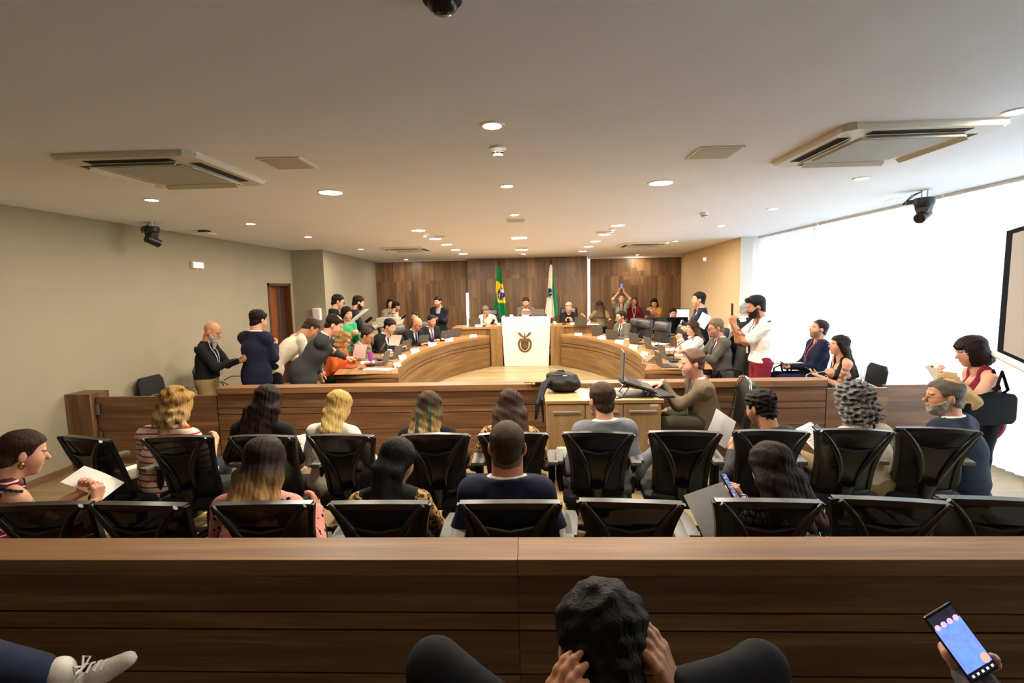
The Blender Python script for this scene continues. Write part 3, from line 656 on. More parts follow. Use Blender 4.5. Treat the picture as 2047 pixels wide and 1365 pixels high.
# black leather swivel chairs
M_lea = mat('black leather', '#1f1d1a', .36, var=.2, scale=60, bump=.15, spec=.6)
def leather_chair():
    T = thing('leather_chair', 'x', 'chair'); n = 12
    def slab(z0, z1, w0, w1, th, y0, y1, bow=.03):
        b = MB(); V = []
        for k in range(n+1):
            t = k/n; z = z0+(z1-z0)*t; w = w0+(w1-w0)*t; y = y0+(y1-y0)*t-bow*math.sin(t*math.pi); e = th*(1-.5*abs(2*t-1)**4)
            V += [(-w, y-e*.6, z), (-w*.8, y-e, z), (w*.8, y-e, z), (w, y-e*.6, z), (w, y+e*.3, z), (w*.75, y+e, z), (-w*.75, y+e, z), (-w, y+e*.3, z)]
        b.add(V, [(8*k+i, 8*k+(i+1) % 8, 8*k+8+(i+1) % 8, 8*k+8+i) for k in range(n) for i in range(8)]+[tuple(range(7, -1, -1)), tuple(range(8*n, 8*n+8))])
        return b
    slab(.44, 1.02, .24, .25, .045, -.24, -.34).build('backrest', M_lea, T, True, bevel=.01)
    b = MB()
    for k in range(5): b.box((-.2+k*.1-.004, -.245, .5), (-.2+k*.1+.004, -.24, .95))
    b = slab(.98, 1.17, .24, .23, .075, -.31, -.36, .0); b.build('headrest', M_lea, T, True, bevel=.02)
    b = MB(); b.prism([(-.25, -.24), (-.26, .1), (-.22, .27), (.22, .27), (.26, .1), (.25, -.24)], .4, .5); b.build('seat', M_lea, T, True, bevel=.03)
    for q in (-1, 1):
        a = MB(); a.tube([(q*.24, -.2, .42), (q*.3, -.18, .5), (q*.31, -.16, .66), (q*.31, .0, .69), (q*.31, .16, .66), (q*.29, .18, .5), (q*.24, .15, .42)], .02, 8); a.build('armrest', M_frame, T, True)
    b = MB(); b.cyl((0, 0, .08), (0, 0, .4), .035); b.build('gas_column', M_steel, T, True)
    for k in range(5):
        a = 2*math.pi*k/5+.3; e = (math.cos(a)*.32, math.sin(a)*.32)
        l = MB(); l.tube([(0, 0, .11), (e[0], e[1], .07)], [.03, .02], 8); lg = l.build('base_leg', M_steel, T, True); l = MB(); l.cyl((e[0]-.012, e[1], .03), (e[0]+.012, e[1], .03), .03, n=12); l.build('castor', M_frame, lg, True)
    return T
LC = leather_chair(); GL = 'black leather high-back chairs at the desks'
def lchair(px, py, y, rz, l, zt=1.17):
    p = aty(px, py, y); s = spawn(LC, USED, (p.x, y, 0), R(rz), l, GL); return s
def on_dais(o): o.location.z = .17
# ------------------------------------------------------------------ visitor chairs by the window and the left wall
M_chrome = mat('chrome', '#c9c9c9', .12, 1)
def visitor_chair(name, label, loc, rz, cloth=M_fab, tablet=False, chrome=True, back=.86):
    T = thing(name, label, 'chair', loc, R(rz), None); m = M_chrome if chrome else M_frame
    b = MB(); b.prism([(-.23, -.22), (-.23, .2), (-.18, .24), (.18, .24), (.23, .2), (.23, -.22)], .43, .48); b.build('seat', cloth, T, True, bevel=.015)
    b = MB(); b.prism([(-.18, .5), (-.225, .56), (-.225, back-.06), (-.17, back), (.17, back), (.225, back-.06), (.225, .56), (.18, .5)], -.02, .02, Matrix.Translation((0, -.24, 0)) @ Matrix.Rotation(R(90+8), 4, 'X') @ Matrix.Translation((0, 0, 0))); b.build('backrest', cloth, T, True, bevel=.012)
    for q in (-1, 1):
        b = MB(); b.tube([(q*.23, .26, 0), (q*.24, .23, .2), (q*.25, .2, .62), (q*.25, .12, .66), (q*.25, -.12, .66), (q*.25, -.25, .6)], .012, 8); b.build('side_frame', m, T, True)
        b = MB(); b.tube([(q*.24, -.3, 0), (q*.23, -.22, .42), (q*.2, -.26, .6)], .012, 8); b.build('leg', m, T, True)
    if tablet:
        b = MB(); b.prism([(-.42, .0), (-.42, .3), (-.1, .36), (-.02, .2), (-.2, .1), (-.28, 0)], .70, .715); b.build('writing_tablet', M_arm, T, True)
        b = MB(); b.tube([(-.3, .05, .45), (-.3, .1, .6), (-.3, .12, .7)], .014); b.build('tablet_arm', M_frame, T, True)
    return T
# ------------------------------------------------------------------ figures: rounded volumes blended and skinned as one surface
def _v(a): return np.array(a, float)
def _n(a): a = _v(a); return a/(np.linalg.norm(a)+1e-12)
def smin(a, b, k): h = np.clip(.5+.5*(b-a)/k, 0, 1); return b*(1-h)+a*h-k*h*(1-h)
def cone(a, b, ra, rb=None, flat=None, fk=1.0): return ('c', _v(a), _v(b), ra, ra if rb is None else rb, flat, fk)
def ell(c, r, F=None): return ('e', _v(c), _v(r), F)
def ev(p, X):
    if p[0] == 'c':
        _, a, b, ra, rb, fl, fk = p; q = X-a; ab = b-a; L = ab@ab+1e-12
        t = np.clip(q@ab/L, 0, 1); q = q-t[..., None]*ab
        if fl is not None: w = q@fl; q = q+w[..., None]*(fl*(1/fk-1)); 
        return np.sqrt((q*q).sum(-1))-(ra+(rb-ra)*t) if fl is None else (np.sqrt((q*q).sum(-1))-(ra+(rb-ra)*t))*(.5+.5*fk)
    _, c, r, F = p; q = X-c
    if F is not None: q = q@F
    k0 = np.sqrt(((q/r)**2).sum(-1)); k1 = np.sqrt(((q/(r*r))**2).sum(-1))+1e-9
    return k0*(k0-1)/k1
def bbox(ps, pad):
    lo = np.full(3, 9e9); hi = -lo
    for p in ps:
        if p[0] == 'c': m = max(p[3], p[4]); pts = (p[1], p[2])
        else: m = max(p[2]); pts = (p[1],)
        for q in pts: lo = np.minimum(lo, q-m); hi = np.maximum(hi, q+m)
    return lo-pad, hi+pad
def blend(ps, X, k):
    f = ev(ps[0], X)
    for p in ps[1:]: f = smin(f, ev(p, X), k)
    return f
def nets(fn, lo, hi, h):
    n = np.maximum(4, np.ceil((hi-lo)/h).astype(int)+1)
    g = np.stack(np.meshgrid(*[lo[i]+h*np.arange(n[i]) for i in range(3)], indexing='ij'), -1)
    f = fn(g.reshape(-1, 3)).reshape(tuple(n)); f[0] = f[-1] = 1; f[:, 0] = f[:, -1] = 1; f[:, :, 0] = f[:, :, -1] = 1
    f = np.where(np.abs(f) < 1e-9, 1e-9, f); s = f < 0
    C = [(i, j, k) for i in (0, 1) for j in (0, 1) for k in (0, 1)]
    sl = lambda a, c: a[c[0]:a.shape[0]-1+c[0], c[1]:a.shape[1]-1+c[1], c[2]:a.shape[2]-1+c[2]]
    cnt = sum(sl(s, c).astype(np.int8) for c in C); act = (cnt > 0) & (cnt < 8)
    idx = np.argwhere(act); N = len(idx)
    if N == 0: return np.zeros((0, 3)), np.zeros((0, 4), int)
    F8 = np.stack([f[idx[:, 0]+c[0], idx[:, 1]+c[1], idx[:, 2]+c[2]] for c in C], 1); Cc = np.array(C, float)
    acc = np.zeros((N, 3)); w = np.zeros(N)
    for a in range(8):
        for b in range(a+1, 8):
            if np.abs(Cc[a]-Cc[b]).sum() != 1: continue
            fa, fb = F8[:, a], F8[:, b]; m = (fa < 0) != (fb < 0); t = np.where(m, fa/(fa-fb+1e-15), 0)
            acc += m[:, None]*(Cc[a]+(Cc[b]-Cc[a])*t[:, None]); w += m
    V = lo+h*(idx+acc/w[:, None])
    ids = np.full(act.shape, -1); ids[act] = np.arange(N); Q = []
    for ax in range(3):
        o = [0, 0, 0]; o[ax] = 1; d1, d2 = [(1, 2), (2, 0), (0, 1)][ax]
        A = s[:-1 if ax == 0 else None, :-1 if ax == 1 else None, :-1 if ax == 2 else None]
        B = s[1 if ax == 0 else None:, 1 if ax == 1 else None:, 1 if ax == 2 else None:]
        e = np.argwhere(A != B)
        e = e[(e[:, d1] > 0) & (e[:, d2] > 0) & (e[:, d1] < n[d1]-1) & (e[:, d2] < n[d2]-1)]
        if not len(e): continue
        u = np.zeros(3, int); u[d1] = 1; v = np.zeros(3, int); v[d2] = 1
        q = np.stack([ids[tuple((e-x).T)] for x in (u+v, v, np.zeros(3, int), u)], 1)
        fl = ~A[tuple(e.T)]; q[fl] = q[fl][:, ::-1]; Q.append(q)
    return V, np.concatenate(Q)
def skin_mesh(name, parts, m, parent, tint=None):
    """parts: list of (V, Q); one mesh object"""
    off = 0; VV = []; QQ = []
    for V, Q in parts:
        if len(V): VV.append(V); QQ.append(Q+off); off += len(V)
    if not VV: return None
    V = np.concatenate(VV); Q = np.concatenate(QQ); me = bpy.data.meshes.new(name)
    me.vertices.add(len(V)); me.vertices.foreach_set('co', V.ravel().astype(np.float32))
    me.loops.add(Q.size); me.loops.foreach_set('vertex_index', Q.ravel().astype(np.int32))
    me.polygons.add(len(Q)); me.polygons.foreach_set('loop_start', np.arange(0, Q.size, 4, dtype=np.int32))
    me.polygons.foreach_set('use_smooth', np.ones(len(Q), bool)); me.update(calc_edges=True)
    if tint is not None:
        c = np.ones((len(V), 4), np.float32); c[:, :3] = tint(V); a = me.color_attributes.new('tint', 'FLOAT_COLOR', 'POINT'); a.data.foreach_set('color', c.ravel())
    me.materials.append(m); o = bpy.data.objects.new(name, me); COL.objects.link(o); o.parent = parent; return o
def tintmat(name, rough, spec=.5, sss=0, bump=0, bscale=(60, 60, 6)):
    m, t, b = newmat(name); a = t.nodes.new('ShaderNodeAttribute'); a.attribute_name = 'tint'; t.links.new(a.outputs['Color'], b.inputs['Base Color'])
    b.inputs['Roughness'].default_value = rough; b.inputs['Specular IOR Level'].default_value = spec
    if bump:
        tc = t.nodes.new('ShaderNodeTexCoord'); mp = t.nodes.new('ShaderNodeMapping'); mp.inputs['Scale'].default_value = bscale; n = t.nodes.new('ShaderNodeTexNoise'); n.inputs['Scale'].default_value = 2; n.inputs['Detail'].default_value = 4
        u = t.nodes.new('ShaderNodeBump'); u.inputs['Strength'].default_value = bump; u.inputs['Distance'].default_value = .006
        for x, y in ((tc.outputs['Object'], mp.inputs[0]), (mp.outputs[0], n.inputs['Vector']), (n.outputs['Fac'], u.inputs['Height']), (u.outputs[0], b.inputs['Normal'])): t.links.new(x, y)
    return m
M_skin = tintmat('skin', .48, .4); M_hair = tintmat('hair', .62, .16, bump=.9); M_beard = tintmat('beard', .7, .2, bump=.5, bscale=(90, 90, 90))
def cloth(name, c, rough=.85, var=.10, scale=25, bump=.35):
    if name in MATS: return MATS[name]
    m = mat(name, c, rough, var=var, scale=scale); t = m.node_tree; b = t.nodes['Principled BSDF']
    tc = t.nodes['Texture Coordinate']; n = t.nodes.new('ShaderNodeTexNoise'); n.inputs['Scale'].default_value = 7; n.inputs['Detail'].default_value = 2; n.inputs['Distortion'].default_value = .8
    u = t.nodes.new('ShaderNodeBump'); u.inputs['Strength'].default_value = bump; u.inputs['Distance'].default_value = .02
    t.links.new(tc.outputs['Object'], n.inputs['Vector']); t.links.new(n.outputs['Fac'], u.inputs['Height']); t.links.new(u.outputs[0], b.inputs['Normal'])
    b.inputs['Specular IOR Level'].default_value = .25; return m
def pattern(name, kind, a, c, scale, thr, rnd=1.0, d=None):
    """a pattern colour on base c"""
    m, t, b = newmat(name); N = t.nodes.new; L = t.links.new; tc = N('ShaderNodeTexCoord'); src = tc.outputs['Object']
    if kind == 'stripe':
        s = N('ShaderNodeSeparateXYZ'); L(src, s.inputs[0]); q = N('ShaderNodeMath'); q.operation = 'MULTIPLY'; q.inputs[1].default_value = scale; L(s.outputs[2], q.inputs[0])
        f = N('ShaderNodeMath'); f.operation = 'FRACT'; L(q.outputs[0], f.inputs[0]); out = f.outputs[0]
    else:
        v = N('ShaderNodeTexVoronoi'); v.inputs['Scale'].default_value = scale; v.inputs['Randomness'].default_value = rnd; L(src, v.inputs['Vector'])
        if kind == 'net': v.feature = 'DISTANCE_TO_EDGE'
        out = v.outputs['Distance']
    r = N('ShaderNodeValToRGB'); cr = r.color_ramp; cr.interpolation = 'CONSTANT'
    cr.elements[0].color = (*srgb(a), 1); cr.elements[1].position = thr; cr.elements[1].color = (*srgb(c), 1)
    if d: cr.elements[0].color = (*srgb(d), 1); e = cr.elements.new(thr*.55); e.color = (*srgb(a), 1)
    L(out, r.inputs[0]); L(r.outputs[0], b.inputs['Base Color']); b.inputs['Roughness'].default_value = .85; b.inputs['Specular IOR Level'].default_value = .2
    MATS[name] = m; return m
SKIN = dict(l='#d09a7c', m='#bd8463', d='#9c6748', p='#dba98b')
HEADP = [ell((0, -.008, .034), (.074, .093, .080)), ell((0, .030, -.032), (.060, .060, .082)), ell((0, .060, -.090), (.030, .026, .023)), ell((.036, .05, -.03), (.028, .032, .034)), ell((-.036, .05, -.03), (.028, .032, .034))]
HEADF = [cone((-.034, .080, .021), (.034, .080, .021), .0105), cone((0, .088, .010), (0, .108, -.022), .007, .0125), ell((0, .088, -.052), (.023, .012, .0075)), ell((0, .086, -.063), (.018, .011, .006))]
_rw = np.random.RandomState(4); _RD = _rw.randn(9, 3); _RD /= np.linalg.norm(_RD, axis=1)[:, None]; _RP = _rw.rand(9)*6.28
def wobn(X, f, a): return a*sum(np.sin(f*(.8+.06*i)*(X@_RD[i])+_RP[i]) for i in range(9))/2.1
def zline(y, kind):
    xs = {'m': ([-.2, -.10, -.06, -.02, .02, .032, .045, .060, .075, .10], [-.092, -.085, -.075, -.04, -.018, .005, .038, .058, .066, .07]),
          'r': ([-.2, -.10, -.06, -.02, .01, .03, .05, .06, .10], [-.08, -.07, -.055, -.02, -.015, .03, .075, .11, .2]),
          'f': ([-.2, -.10, -.05, -.02, .02, .04, .06, .08, .1], [-.09, -.09, -.09, -.08, -.06, .0, .045, .06, .068])}[kind]
    return np.interp(y, *xs)
def wob(X, f, a): return a*(np.sin(f*X[:, 0]+1.3*np.sin(f*.7*X[:, 2]))*np.cos(f*X[:, 1]+.9*np.sin(f*.8*X[:, 0]))+.6*np.sin(f*1.7*X[:, 2]+f*X[:, 0]))
def hairf(kind, o):
    """signed distance of the hair in head coordinates"""
    th = min(o.get('th', .011), .017) if kind == 'short' and o.get('wa', 0) < .003 else o.get('th', .012)
    def base(X, kl, t=th):
        f = smin(ev(HEADP[0], X), ev(ell((0, -.032, -.036), (.060, .062, .062)), X), .02)-t*(.10+.90*np.clip((X[:, 2]+.03+.25*X[:, 1]*0)/.09, 0, 1))-.002
        return np.maximum(f, (zline(X[:, 1], kl)-X[:, 2])*.85)
    def fn(X):
        if kind in ('short', 'thin'):
            f = base(X, o.get('line', 'm')); f = f+wobn(X, o.get('wf', 90)*1.2, o.get('wa', .002))
            if o.get('quiff'): f = smin(f, ev(cone((-.035, .065, .098), (.035, .07, .098), .02), X)+wob(X, 120, .003), .02)
            for q_ in (-1, 1): f = np.maximum(f, -ev(ell((q_*.088, .006, -.012), (.034, .026, .034)), X))
            if kind == 'thin': f = np.maximum(f, -ev(ell((0, -.03+o.get('cy', 0), .12), (.055, .075, .05)), X))
            return f
        if kind == 'fringe':   # bald on top
            return np.maximum(np.maximum(base(X, 'm', .004), X[:, 2]-.02), -.9*(X[:, 1]*-1+(-.07)) if 0 else X[:, 1]-.03)
        Lh = o.get('L', .3); w = o.get('w', .085); sw = o.get('sweep', 0); fw = o.get('fwd', -.03); yb = o.get('yb', -.06)
        f = base(X, 'f', o.get('th', .016))
        ps = []
        dn, bk = o['_dn'], o['_bk']
        for x in (-1, -.5, 0, .5, 1):
            y0 = yb-.02*(1-abs(x))+(.05 if abs(x) == 1 else 0); m_ = _v((x*(.065+w)/2+sw*.3, yb-.02+(.04 if abs(x) == 1 else 0), -.06)); e_ = m_+_v((x*(w-.065)*.5+sw*.7, 0, 0))+dn*max(.02, Lh-.09)+bk*(o.get('bo', .075)-.02*abs(x))
            ps.append(cone((x*.062, y0+.03, .03), m_, .036, .034)); ps.append(cone(m_, e_, .034, o.get('tip', .028)))
        g = blend(ps, X, .03)
        f = smin(f, g, .025)
        if o.get('face', 1): f = np.maximum(f, -ev(ell((o.get('part', 0), .11, -.035), (.066, .085, .10)), X))
        if kind == 'bob': f = smin(f, np.maximum(ev(ell((0, -.012, -.02), (w, .09, Lh)), X), -ev(ell((0, .12, -.05), (.07, .095, .12)), X)), .02)
        if o.get('bangs'): f = smin(f, ev(ell((0, .075, .055), (.06, .022, .028)), X), .015)
        return f+(wobn if o.get('wa', 0) > .004 else wob)(X, o.get('wf', 60)*(1.25 if o.get('wa', 0) > .004 else 1), o.get('wa', .0025))+o.get('st', .0015)*np.sin(260*X[:, 0]+40*X[:, 1])
    def pony(X):
        f = base(X, 'm', .010); f = smin(f, blend([cone((0, -.10, .0), (0, -.13, -.05), .028, .03), cone((0, -.13, -.05), (o.get('sweep', 0), -.11, -o.get('L', .25)), .03, .018)], X, .02), .015)
        return f+wob(X, 60, .002)
    return pony if kind == 'pony' else fn
def fingers(W, d, n, side, hs, curl=.5, spread=.0, point=False):
    """bones of a hand: wrist W, direction d, palm normal n, side=+1 right hand"""
    d = _n(d); n = _n(_v(n)-(_v(n)@d)*d); t = np.cross(d, n)*side; ps = []; K = []
    for i, o in enumerate((-.031, -.0105, .0105, .029)):
        k = W+d*(.083-.006*abs(i-1.2))*hs+t*o*hs; K.append(k); ps.append(cone(W+d*.006*hs+t*o*.55*hs, k, .0165*hs, .0125*hs))
    for i, l in enumerate((.066, .076, .071, .055)):
        c = curl*(1+.12*i)*(0.1 if point and i == 0 else 1); p = K[i]; a = 0
        for q, fr in enumerate((.45, .32, .23)):
            a += c*(.75, .95, .7)[q]; dd = d*math.cos(a)+n*math.sin(a)+t*spread*(i-1.5)*.12; e = p+dd*l*fr*hs; ps.append(cone(p, e, (.0098, .0088, .008)[q]*hs, (.0088, .008, .0068)[q]*hs)); p = e
    b0 = W+d*.018*hs-t*.022*hs; b1 = b0+(d*.62-t*.62+n*.35)*.05*hs; b2 = b1+(d*.9-t*.1+n*.35*(1+curl))*.034*hs; b3 = b2+(d*.9+t*.1+n*.4*(1+curl))*.022*hs
    ps += [cone(b0, b1, .0155*hs, .0115*hs), cone(b1, b2, .0112*hs, .0095*hs), cone(b2, b3, .0095*hs, .0078*hs)]
    return ps
PEOPLE = []
def person(label, head, y, face, pose='sit', seat=.47, lean=6, side=0, hp=(0, 0, 0), s=1.0, sw=1.0, belly=0, bust=0, skin='m', hair=('short', {}), hc=('#2a1d15',), top='jacket', tm=None, sleeve=1.0, under=None, tie=None, legs=None, skirt=False,
           L=None, Rr=None, beard=None, glasses=None, hunch=0, hipy=0, q=1.0, lany=None, tieW=.034, shoes=None, feet=None, knees=None, T0=None, zoff=0, neckl=1.0, headk=1.07, nw=1.12, yaw=0, collar=None, group=None, vest=None, detail=True, fp=0, tattoo=None, cuff=1.0):
    D = max(.8, y or 1); hw = head if isinstance(head, Vector) else aty(*head, y); y = hw.y; zH = hw.z-zoff
    vh = max(.0048, D*.0011)*q; vc = max(.0105, D*.0019)*q; vf = min(.0062, max(.0036, D*.0009))*q
    f = R(lean); g = R(side); u = _n((math.sin(g), math.sin(f)*math.cos(g), math.cos(f)*math.cos(g)))
    a = R(yaw); xr = _n(np.cross(_v((math.sin(-a), math.cos(a), 0)), (0, 0, 1))); xr = _n(xr-(xr@u)*u); fw = np.cross(u, xr)   # chest right and forward
    p_, y_, r_ = (R(v) for v in hp)
    HR = (Matrix.Rotation(y_, 3, 'Z') @ Matrix.Rotation(-p_, 3, 'X') @ Matrix.Rotation(r_, 3, 'Y')); HR = np.array(HR)   # columns = head axes
    nk = u*.078*s*neckl+_v((0, .02*s, .012)); ho = nk+HR@_v((0, .012, .102))*s
    if pose == 'sit':
        pz = seat+.095*s; P = _v((0, 0, pz)); T = (zH-ho[2]-pz)/u[2]
    else:
        pz = .52*(1.74*s) if T0 else None
        if T0: T = T0*s
        else:
            Ht = zH+.115*s; pz = .525*Ht; T = (zH-ho[2]-pz)/u[2]
        P = _v((0, hipy, pz))
    N = P+u*T; N = N+_v((0, 0, zH-(N+ho)[2])) if T0 else N; H = N+ho
    if not (.40*s < T < .62*s): print('TORSO', label[:40], round(T, 3), 'zH', round(zH, 2))
    # root so that the head lands on the point
    cf, sf = math.cos(R(face)), math.sin(R(face)); rx = hw.x-(cf*H[0]-sf*H[1]); ry = y-(sf*H[0]+cf*H[1])
    root = thing('person', label, 'person', (rx, ry, zoff), R(face), group)
    hs = s*.93
    mid = (P+N)/2-fw*hunch*.06
    # ---- skeleton
    shw = .166*s*sw; SL = N-xr*shw-u*.035*s; SR = N+xr*shw-u*.035*s
    def arm(S, tgt, sd):
        if tgt is None: tgt = dict(t=(sd*.14, .36, P[2]+.10) if pose == 'sit' else (sd*.26, .06, P[2]-.06))
        if 'tw' in tgt: q_ = _v(tgt['tw'])-_v((rx, ry, zoff)); W = _v((cf*q_[0]+sf*q_[1], -sf*q_[0]+cf*q_[1], q_[2]))
        else: W = _v(tgt['t'])
        l1, l2 = .285*s, .25*s; d = W-S; L_ = np.linalg.norm(d)
        if L_ > (l1+l2)*.995: W = S+d/L_*(l1+l2)*.995; d = W-S; L_ = np.linalg.norm(d)
        pole = _v(tgt.get('pole', (sd*.45, -.5, -1))); a_ = (l1*l1-l2*l2+L_*L_)/(2*L_); h_ = math.sqrt(max(0, l1*l1-a_*a_)); dn = d/L_; pl = _n(pole-(pole@dn)*dn); E = S+dn*a_+pl*h_
        dd = _n(tgt['d']) if 'd' in tgt else _n(W-E); nn = _v(tgt.get('n', (-sd*.3, .2, -1))); return E, W, dd, nn, tgt.get('curl', .45)
    AL = arm(SL, L, -1); AR = arm(SR, Rr, 1)
    hipL, hipR = P+_v((-.088*s, 0, -.01)), P+_v((.088*s, 0, -.01))
    if pose == 'sit':
        kn = knees or ((-.13, .44*s, seat+.085), (.13, .44*s, seat+.085)); ft = feet or ((-.13, .42*s, .07), (.13, .42*s, .07))
    else:
        ft = feet or ((-.10, .0, .07), (.10, .02, .07)); kn = knees or tuple(((h[0]+f_[0])/2, (h[1]+f_[1])/2+.03, (pz+.07)/2) for h, f_ in zip((hipL, hipR), ft))
    kn = [_v(k) for k in kn]; ft = [_v(k) for k in ft]
    bs = 1+belly*.35
    def torso(inf=0, hem=0, pad=0):
        ps = [ell(P+_v((0, 0, .02)), (.158*s*(1+belly*.1)+inf, (.115*s*(1+.3*belly))+inf, .11*s+inf)), cone(P+_v((0, 0, .02)), mid, .135*s*bs+inf, .13*s*bs+inf, _v(fw), .80), cone(mid, N-u*.20*s, .13*s*bs+inf, .145*s+inf, _v(fw), .80),
              ell(N-u*.17*s, (.155*s*sw+inf, .112*s+inf, .155*s+inf), np.array([xr, fw, u]).T), cone(SL, SR, .050*s+inf+pad, None, _v(fw), .9), cone(N+u*.045*s-fw*.012, SL+u*.012, .042*s+inf, .045*s+inf+pad), cone(N+u*.045*s-fw*.012, SR+u*.012, .042*s+inf, .045*s+inf+pad)]
        if hunch: ps.append(ell(N-u*.15*s-fw*.05*hunch, (.13*s+inf, .09*s+inf, .13*s+inf), np.array([xr, fw, u]).T))
        if belly: ps.append(ell(P+u*.16*s+fw*.05*belly, (.13*s+inf, (.10+.03*belly)*s+inf, .13*s+inf)))
        if bust:
            for q_ in (-1, 1): ps.append(ell(N-u*.22*s+fw*.095*s+xr*q_*.07*s, (.06*s*bust+inf,)*3))
        if hem: ps += [cone(P+_v((0, 0, .02)), P-_v((0, 0, hem)), .158*s+inf, .178*s+inf, _v((0, 1, 0)), .85)]
        return ps
    def arms(inf, cov=1.0, fl=1.0):
        ps = []
        for S, A in ((SL, AL), (SR, AR)):
            E, W = A[0], A[1]
            if cov >= .55: ps.append(cone(S, E, (.047*s+inf)*fl, (.039*s+inf)*fl)); ps.append(cone(E, E+(W-E)*min(1, (cov-.5)*2)*.97, (.039*s+inf)*fl, (.040+(-.014)*min(1, (cov-.5)*2))*s*fl+inf))
            elif cov > 0: ps.append(cone(S, S+(E-S)*cov*2, (.058*s+inf)*fl, (.05*s+inf)*fl*1.06))
        return ps
    def legp(inf, fr=1.0):
        ps = [ell(P+_v((0, -.01, 0)), (.15*s+inf, .115*s+inf, .10*s+inf))]+([ell(P+_v((0, 0, .05*s)), ((.146*(1+belly*.12))*s+inf, (.108*(1+.3*belly))*s+inf, .08*s+inf))] if pose != 'sit' else [])
        for h, k, t in zip((hipL, hipR), kn, ft):
            ps.append(cone(h, k, .083*s+inf, .058*s+inf)); e = k+(t-k)*fr*.95
            if fr > .02: ps.append(cone(k, e, .058*s+inf, .042*s+inf*1.2))
        return ps
    skc = _v(srgb(SKIN.get(skin, skin) if isinstance(skin, str) else skin)); hcr = _v(srgb(hc[0])); hct = _v(srgb(hc[-1]))
    hk = s*headk; toH = lambda X: (X-H)@HR/hk
    # ---- body
    neck = [cone(N-u*.02, H+HR@_v((0, -.02, -.055))*hk, .056*s*nw, .054*s*nw)]
    def fhead(X):
        Y = toH(X); f_ = blend(HEADP, Y, .035)
        for q_ in (-1, 1): f_ = np.maximum(f_, -(ev(ell((q_*.031, .098, .002), (.019, .016, .011)), Y))) if detail else f_
        f_ = smin(f_, blend(HEADF, Y, .008), .010)
        for q_ in (-1, 1):
            f_ = np.minimum(f_, ev(ell((q_*.031, .079, .002), (.0125,)*3), Y)); f_ = smin(f_, ev(ell((q_*.079, -.004, -.008), (.0095, .018, .030), np.array(Matrix.Rotation(q_*.35, 3, 'Z'))), Y), .006)
        return smin(f_*hk, blend(neck, X, .02), .02)
    def face_tint(X):
        Y = toH(X); c = np.tile(skc, (len(X), 1)); x, yy, z = Y.T; ax = np.abs(x)
        near = (np.abs(Y).max(1) < .16)
        def mixc(m, col, k=1.0): m = (np.clip(m, 0, 1)*k*near)[:, None]; c[:] = c*(1-m)+_v(col)*m
        mixc(np.clip(1-np.abs(np.hypot((ax-.042)/.03, (z+.035)/.03)), 0, 1)*(yy > .04), skc*_v((1.12, .78, .75)), .5)
        lip = np.hypot(x/.025, (z+.056)/.012); mixc((1.2-lip)*4*(yy > .07), skc*_v((.85, .5, .5)), .8)
        mixc(((np.abs(ax-.031) < .020) & (np.abs(z-.0235-.1*(.031-ax)) < .0045) & (yy > .055)).astype(float), hcr*.6+.01, .85)
        e = np.hypot((ax-.031)/.0125, (z-.002)/.006); mixc(((e < 1) & (yy > .07)).astype(float), (.62, .6, .57)); mixc((np.hypot(ax-.031, z-.001) < .0058)*(yy > .07)*1., (.03, .018, .012)); mixc(((e > 1) & (e < 1.35) & (yy > .06))*1., skc*.45, .7)
        if beard and beard[0] in ('stub', 'full', 'goat'):
            jaw = (z < -.012-.55*np.clip(yy-.02, 0, .05)) & (yy > -.005) & (z > -.13)
            if beard[0] == 'goat': jaw = (ax < .034) & (yy > .06) & (z < -.03) & (z > -.13)
            mixc(jaw*(lip > 1.1)*1., _v(srgb(beard[1])), .55 if beard[0] == 'stub' else .85)
        if hair[0] in ('none', 'fringe', 'thin'): pass
        else:
            cap = (z > zline(yy, 'm')+.004) & ~((ax > .070) & (z < .026) & (yy > -.03) & (yy < .03)); mixc(cap*1., hcr, .9 if hair[0] != 'buzz' else .55)
        if hair[0] == 'fringe' or hair[0] == 'buzz': mixc(((z > zline(yy, 'm')) & (z < .06) & (yy < .02))*1., hcr, .5)
        return c
    hl, hh = bbox([ell(H, (.135*hk,)*3), cone(N-u*.02, N+u*.03, .06)], .006)
    parts = [nets(fhead, hl, hh, vh)]
    bp = torso(-.018)+arms(-.004)+legp(-.014)
    if sleeve < .9 or top in ('tank',): bp = torso(-.004)+arms(.0)+legp(-.012)
    bl, bh = bbox(bp, .02); parts.append(nets(lambda X: blend(bp, X, .035), bl, bh, vc if sleeve < .9 else vc*1.5))
    hands = {}
    for key, A, sd in (('L', AL, -1), ('R', AR, 1)):
        E, W, dd, nn, cu = A; fs = fingers(W, dd, nn, sd, s*.98, cu)+[cone(E+(W-E)*.55, W, .031*s, .024*s, None)]
        l_, h_ = bbox(fs[:-1]+[cone(E+(W-E)*.8, W, .03)], .006); parts.append(nets(lambda X, fs=fs: blend(fs, X, .008), l_, h_, vf)); hands[key] = (W, dd, nn)
    n0 = len(parts[0][0])
    def btint(X):
        c = np.tile(skc, (len(X), 1)); c[:n0] = face_tint(X[:n0])
        if tattoo:
            S_, A_ = (SL, AL) if tattoo[0] == 'L' else (SR, AR); q0 = S_+(A_[0]-S_)*tattoo[1] if tattoo[1] < 1 else A_[0]+(A_[1]-A_[0])*(tattoo[1]-1)
            m = (np.linalg.norm(X-q0, axis=1) < tattoo[2]) & (wobn(X, 110, 1) > .05); m[:n0] = False; c[m] = c[m]*.3+.01
        return c
    skin_mesh('body', parts, M_skin, root, btint)
